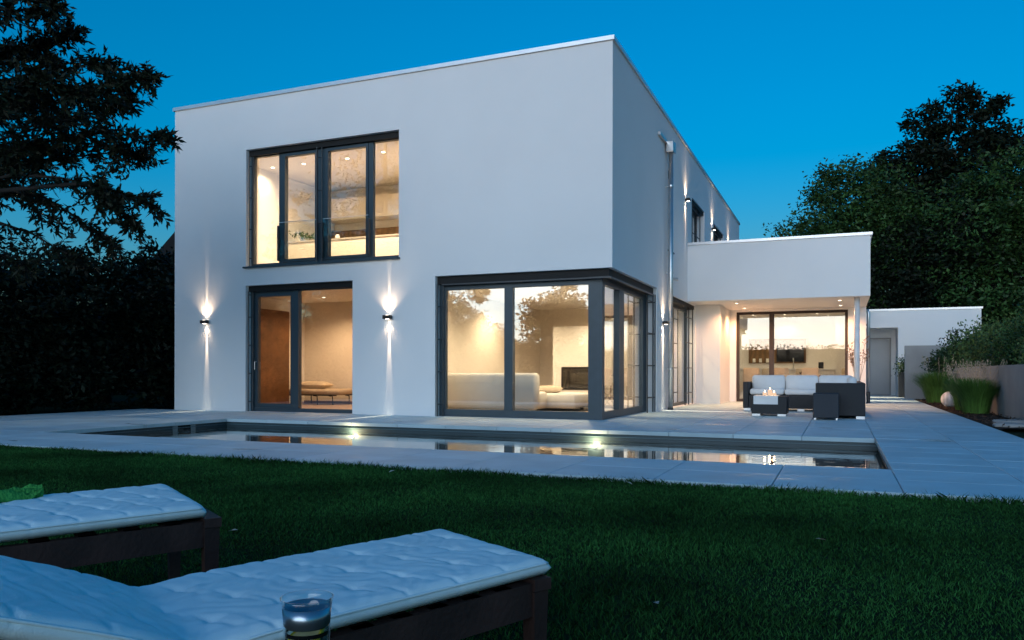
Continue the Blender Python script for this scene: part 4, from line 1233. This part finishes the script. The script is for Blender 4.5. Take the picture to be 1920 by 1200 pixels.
tree('broadleaf_tree', 'dense rounded tree at the right edge behind the shrubs', (11.2, 27.0, -.05), 11, [((9.2, 26.5, 7.2), (2.2, 2.2, 2.4)), ((11.2, 26.8, 8.6), (2.6, 2.4, 2.2)), ((13.2, 27, 8.4), (2.6, 2.4, 2.6)), ((10.0, 26.6, 4.6), (2.6, 2.4, 2.4)), ((12.6, 26.6, 5.0), (2.8, 2.4, 2.6))], M_LEAF_M, 40000, .20, G_R)
tree('broadleaf_tree', 'shaded tree filling the gap between garage and canopy', (6.6, 27.5, -.05), 8, [((6.6, 27.2, 5.6), (1.8, 1.8, 2.2)), ((7.6, 27.2, 3.8), (2.0, 1.6, 2.2)), ((5.4, 27.6, 3.6), (2.0, 1.6, 2.4)), ((8.6, 27.0, 6.4), (1.6, 1.6, 2.0))], M_LEAF_D, 24000, .20, G_R)
tree('broadleaf_tree', 'far right dark tree partly cut by the picture edge', (16.5, 30.0, -.05), 13, [((15.6, 30, 9.4), (2.6, 2.4, 3.0)), ((17.2, 30, 8.4), (3.0, 2.6, 3.4)), ((15.0, 29.5, 5.0), (2.8, 2.4, 3.0))], M_LEAF_D, 24000, .24, G_R)

# shrubs on the bank
def shrub(name, label, c, r, leafm, n, ls, group, upright=0.0, cat='shrub'):
    t = thing(name, label, cat, c, group)
    b = MB(); c = Vector(c)
    tips = []
    nc = max(16, n // 40)
    dirs = rng.normal(size=(nc, 3)); dirs[:, 2] = np.abs(dirs[:, 2]) * (1 + upright) ; dirs /= np.linalg.norm(dirs, axis=1, keepdims=True)
    rad = rng.uniform(.3, 1, nc) ** .5 * (1 + .12 * rng.normal(size=nc))
    cc = np.array(c) + dirs * rad[:, None] * np.array(r) + np.array([0, 0, .12 * r[2]])
    for k in range(0, nc, 4):
        e_ = Vector(cc[k]); b.tube([c + Vector((0, 0, -.05)), c.lerp(e_, .5) + Vector((0, 0, .05)), e_], [.014, .009, .004], 4, cap=False)
    b.obj('stem', M_BARK, t)
    per = max(3, n // nc); sp = .16 * min(r) ** .6
    P = np.repeat(cc, per, 0) + np.clip(rng.normal(size=(nc * per, 3)), -1.6, 1.6) * sp
    P = P[P[:, 2] > c.z]; m = len(P)
    V, F = leaf_quads(P, rng.uniform(.7, 1.3, m) * ls, rng.uniform(.35, .5, m) * ls)
    fast_mesh('foliage', V, F, leafm, t)
    return t
G_S = 'shrubs on the bank behind the low wall'
shrub('shrub', 'leafy shrub spilling over the far end of the low wall', (6.75, 13.6, .80), (.75, 1.2, .75), M_LEAF_M, 5000, .10, G_S)
shrub('shrub', 'shrub with upright shoots in front of the white garage wall', (6.95, 11.3, .85), (.75, 1.2, 1.0), M_LEAF_L, 5500, .10, G_S, .5)
shrub('shrub', 'broad pale green shrub in the middle of the bank', (7.35, 9.0, .88), (.85, 1.3, 1.05), M_LEAF_L, 6500, .09, G_S)
shrub('shrub', 'dense shrub hanging towards the large grass clump', (7.1, 6.9, .88), (.55, 1.2, .85), M_LEAF_M, 6000, .08, G_S)
shrub('shrub', 'nearest shrub at the right picture edge above the wall', (7.55, 4.9, .88), (.75, 1.2, .95), M_LEAF_L, 6000, .08, G_S)
shrub('shrub', 'taller shrub at the back of the bank', (8.6, 10.6, .95), (1.2, 1.6, 1.5), M_LEAF_M, 7000, .11, G_S)
shrub('shrub', 'dark shrub behind the concrete wall', (7.0, 15.9, .0), (.9, .6, 1.9), M_LEAF_D, 4000, .11, G_S)
t = thing('potted_shrub', 'dark tall planter with a small shrub beside the garage entry', 'planter', (5.52, 17.0, 0))
b = MB(); b.bbox(5.36, 16.8, .001, 5.66, 17.1, .85, .01); b.obj('planter', M_RAIL, t)
P = np.array([5.51, 16.95, 1.05]) + rng.normal(size=(500, 3)) * np.array([.12, .12, .15]); V, F = leaf_quads(P, .08, .04); fast_mesh('foliage', V, F, M_LEAF_M, t)

# tall hedge shrubs left of the house
G_H = 'tall evergreen shrubs left of the terrace'
hl = ['tall dark evergreen nearest the left picture edge', 'second tall dark evergreen from the left picture edge', 'third tall dark evergreen along the terrace', 'dark evergreen at the middle of the left planting', 'dark evergreen next to the white house corner', 'dark evergreen just behind the house corner', 'rear dark evergreen by the left house wall', 'low dark evergreen at the lawn corner']
for i, (y, hg, rx) in enumerate(((-4.9, 3.0, 1.0), (-3.3, 3.1, 1.0), (-1.9, 3.3, 1.0), (-.6, 3.6, 1.05), (.7, 3.7, .9), (2.2, 3.9, .9), (4.2, 4.0, 1.0), (-6.6, 2.4, 1.0))):
    x = -11.75 if i < 4 or i == 7 else -11.2
    tree('evergreen_shrub', hl[i], (x, y, -.05), hg, [((x, y, hg * .30), (rx, 1.05, hg * .32)), ((x, y, hg * .62), (rx * .95, .95, hg * .32)), ((x + .1, y + .1, hg * .85), (rx * .6, .6, hg * .17))], M_LEAF_D, 9500, .13, G_H, 'shrub', .07, .6)
tree('dark_tree', 'dark round tree behind the evergreens at the left', (-15.5, 3.0, -.05), 5.5, [((-15.2, 3.0, 2.4), (1.8, 2.2, 1.7)), ((-16.6, .6, 2.3), (1.8, 2.2, 1.6)), ((-14.8, 5.0, 2.5), (1.6, 1.8, 1.7))], M_LEAF_D, 14000, .16)
tree('dark_tree', 'dark low tree filling the far left background', (-17.5, -3.5, -.05), 5, [((-17.5, -3.5, 3.0), (2.0, 2.4, 2.0)), ((-17.8, -6.5, 2.8), (2.0, 2.4, 2.0)), ((-17.0, -9.0, 2.8), (2.0, 2.4, 2.0))], M_LEAF_D, 14000, .16)

# neighbour's roof behind the evergreens
t = thing('neighbour_house', 'dark gabled roof of a neighbouring house at the left', 'house', (-25, 22, 0))
b = MB(); b.box(-30.5, 17.5, -.05, -19.5, 27, 4.7); b.obj('wall', mat('shaded_grey_render', (.02, .02, .022), .9), t)  # the wall's shade is put into its near-black colour
b = MB(); b.add([(-31, 17, 4.6), (-19, 17, 4.6), (-25, 17, 9.5), (-31, 27.5, 4.6), (-19, 27.5, 4.6), (-25, 27.5, 9.5)], [(0, 1, 2), (3, 5, 4), (0, 2, 5, 3), (1, 4, 5, 2), (0, 3, 4, 1)])
rf = b.obj('roof', M_TILE, t)
MB().box(-24.2, 21.0, 8.0, -23.4, 21.8, 10.4).obj('chimney', M_TILE, rf)

# overhanging tree at the left: limbs reach in from a trunk on the lawn outside the picture
def at(px, py, dep):
    X, Y = (px - 960) / 1482.1, (py - 698.9) / 1482.1
    c, s = math.cos(YAW), math.sin(YAW)
    return Vector((CAM.x + dep * (X * c - s), CAM.y + dep * (X * s + c), CAM.z - dep * Y))
t = thing('overhanging_tree', 'dark tree with feathery drooping branches reaching in at the upper left', 'tree', (-9.9, -8.2, -.05))
b = MB()
b.tube([(-9.9, -8.2, -.1), (-9.85, -8.1, 1.5), (-9.7, -8.0, 3.2), (-9.55, -7.9, 5.2), (-9.5, -7.8, 8.0)], [.22, .18, .15, .11, .05], 10)
limbs = [  # pixel polylines (photo scale) and distance, each a limb with leafy twigs
    ([(-260, 80), (-60, 40), (50, 20), (105, 15)], 9.2, 34), ([(-260, 150), (-40, 110), (60, 85), (128, 60)], 9.6, 40),
    ([(-260, 230), (-60, 170), (60, 140), (130, 120), (198, 122)], 9.9, 46), ([(-240, 280), (-20, 210), (80, 185), (160, 170), (225, 160), (282, 145)], 9.4, 56),
    ([(-240, 330), (-20, 270), (90, 235), (170, 215), (235, 190)], 10.2, 46), ([(-220, 330), (0, 290), (110, 262), (200, 250), (255, 258), (308, 256)], 9.6, 46),
    ([(-220, 360), (0, 320), (90, 300), (170, 292), (240, 285), (268, 292)], 10.0, 52), ([(-200, 400), (20, 330), (110, 335), (180, 350), (225, 362), (283, 384)], 9.3, 34),
    ([(160, 345), (210, 380), (245, 415)], 9.3, 14), ([(-200, 420), (0, 360), (70, 365), (130, 400), (175, 435), (204, 455)], 9.8, 27),
    ([(-180, 470), (0, 420), (60, 440), (110, 470), (152, 490)], 9.6, 17), ([(-240, 30), (-80, 0), (20, -20), (70, -10)], 10.0, 26),
    ([(-200, 310), (-40, 330), (40, 370), (90, 410)], 10.3, 14), ([(-260, 200), (-100, 130), (20, 100), (90, 110)], 10.4, 44), ([(-260, 300), (-80, 240), (30, 200), (120, 215)], 10.5, 48),
    ([(-260, 330), (-80, 300), (30, 275), (100, 285)], 10.6, 46), ([(-200, 480), (-20, 470), (50, 500)], 9.9, 10), ([(-180, 250), (-20, 180), (70, 150), (140, 175)], 9.0, 40)]
LP, LD = [], []
for (pl_, dep, ntw) in limbs:
    pts = [at(x, y, dep * 1.12 + random.uniform(-.2, .2)) for x, y in pl_]
    tr = Vector((-9.6, -7.95, min(max(pts[0].z * .8, 1.8), 7.0)))
    k = len(pts)
    b.tube([tr] + pts, [.045] + [.026 - .021 * i / (k - 1) for i in range(k)], 5)
    seg = [(pts[i + 1] - pts[i]).length for i in range(k - 1)]; tot = sum(seg)
    for q in range(ntw * 3):
        s = (1 - random.random() ** 1.25 * .97) * tot if q > 3 else tot * (.93 + .07 * random.random()); i = 0
        while i < k - 2 and s > seg[i]:
            s -= seg[i]; i += 1
        f = min(1, s / seg[i]); p = pts[i].lerp(pts[i + 1], f); d0 = (pts[i + 1] - pts[i]).normalized()
        tl = random.uniform(.18, .42) * (1.0 if i < k - 2 else .75)
        dv = (d0 * .7 + Vector((random.gauss(0, .55), random.gauss(0, .6), random.gauss(-.05, .42)))).normalized()
        e_ = p + dv * tl + Vector((0, 0, -.05))
        b.tube([p, p.lerp(e_, .5) + Vector((0, 0, .03)), e_], [.005, .004, .002], 3, cap=False)
        for m in range(15):
            g_ = .12 + .88 * m / 14
            pp = p.lerp(e_, g_) + Vector((0, 0, .03 * 4 * g_ * (1 - g_) * .5))
            sd_ = Vector((random.gauss(0, 1), random.gauss(0, 1), random.gauss(-.25, .8))).normalized()
            LP.append(pp[:]); LD.append((dv * .55 + sd_ * .8)[:])
b.obj('trunk', M_BARK, t, True)
LP, LD = np.array(LP), np.array(LD)
n = len(LP)
V, F = leaf_quads(LP, rng.uniform(.08, .15, n), rng.uniform(.027, .050, n), D=LD)
fast_mesh('crown', V, F, M_LEAF_D, t)
P = np.array([-10.6, -9.0, 6.0]) + np.clip(rng.normal(size=(3500, 3)), -1.7, 1.7) * np.array([1.0, .9, 1.4]); V, F = leaf_quads(P, .16, .06); fast_mesh('crown', V, F, M_LEAF_D, t)

# trees across the garden, behind the viewer: they show as reflections in the glass
G_B = 'garden trees reflected in the windows'
def mirror_tree(px, yb, zt, rx, lab, narrow=1.0):
    dy = .4 - yb - CAM.y
    # the ray of pixel column px, mirrored in the window plane, meets y = yb here
    X = (px - 960) / 1482.1; c, s = math.cos(YAW), math.sin(YAW)
    dx_, dy_ = X * c - s, X * s + c
    x = CAM.x + dx_ / dy_ * dy
    tree('garden_tree', lab, (x, yb, -.05), zt, [((x, yb, zt * .45), (rx, rx, zt * .30)), ((x - rx * .3, yb, zt * .68), (rx * .7 * narrow, rx * .7, zt * .22)), ((x + rx * .35, yb, zt * .62), (rx * .6 * narrow, rx * .6, zt * .2)), ((x, yb, zt * .86), (rx * .45 * narrow, rx * .4, zt * .14))], M_LEAF_D, 9000, .28, G_B)
mirror_tree(1050, -30, 6.3, 2.1, 'broad garden tree mirrored in the right pane of the corner window')
mirror_tree(845, -34, 6.4, 2.6, 'garden tree mirrored at the left of the corner window')
mirror_tree(930, -38, 4.0, 3.0, 'low garden tree mirrored in the corner window')
mirror_tree(650, -30, 11.5, 1.7, 'tall slender garden tree mirrored in the upper window', .7)
mirror_tree(722, -32, 13.5, 2.0, 'tallest garden tree mirrored at the right of the upper window', .7)
mirror_tree(560, -34, 14.0, 2.4, 'garden tree mirrored in the second pane of the upper window')
mirror_tree(760, -40, 5.5, 4.0, 'low wide garden tree behind the lawn')
mirror_tree(480, -40, 6.0, 4.0, 'low wide garden tree at the far end of the lawn')

# fallen leaves on the lawn
for i, (px_, py_) in enumerate(((437, 996), (735, 884), (1180, 905), (1540, 1010), (1230, 1130))):
    dep = (CAM.z + .0) * 1482.1 / (py_ - 698.9); p = at(px_, py_, dep)
    b = MB(); a = i * 1.3; L_ = .035
    u_, v_ = Vector((math.cos(a), math.sin(a), .2)) * L_, Vector((-math.sin(a), math.cos(a), .1)) * L_ * .4
    b.add([p - u_, p + v_ + Vector((0, 0, .006)), p + u_, p - v_ + Vector((0, 0, .006))], [(0, 1, 2, 3)])
    tag(b.obj('fallen_leaf', mat('pale_leaf', (.30, .32, .28), .8)), ('pale fallen leaf beside the left lounger leg', 'pale fallen leaf at the lawn edge near the first pool lamp', 'pale fallen leaf at the lawn edge in the middle', 'pale fallen leaf on the right part of the lawn', 'pale fallen leaf low in the middle of the lawn')[i], 'leaf', 'fallen leaves on the lawn')

# added hedges that hide the orange horizon glow in reflections and between trees
def hedge(label, x0, x1, y, h_, n):
    t = thing('glow_mask_hedge', label, 'hedge', ((x0 + x1) / 2, y, -.05), 'added hedges masking the horizon glow')
    MB().box(x0, y - .35, -.05, x1, y + .35, h_ - .35).obj('branch_core', M_BARK, t)
    P = np.stack([rng.uniform(x0, x1, n), y + rng.uniform(-.6, .6, n), rng.uniform(0, h_, n) + .12 * np.sin(np.linspace(0, 90, n))], 1)
    V, F = leaf_quads(P, .30, .16); fast_mesh('foliage', V, F, M_LEAF_D, t)
hedge('added long hedge behind the viewer, hiding the horizon glow in reflections', -70, 40, -52, 3.6, 26000)
hedge('added long dark hedge hiding the horizon glow behind the garage trees', -12, 50, 44, 5.0, 24000)

t = thing('glow_mask_hedge', 'added dark hedge hiding the horizon glow beyond the left evergreens', 'hedge', (-22, 5, -.05), 'added hedges masking the horizon glow')  # added dark backing against the orange sky glow at the left
MB().box(-22.4, -32, -.05, -21.6, 40, 2.9).obj('branch_core', M_BARK, t)
n = 14000
P = np.stack([-22 + rng.uniform(-.7, .7, n), rng.uniform(-32, 40, n), rng.uniform(0, 3.3, n)], 1)
V, F = leaf_quads(P, .30, .16); fast_mesh('foliage', V, F, M_LEAF_D, t)
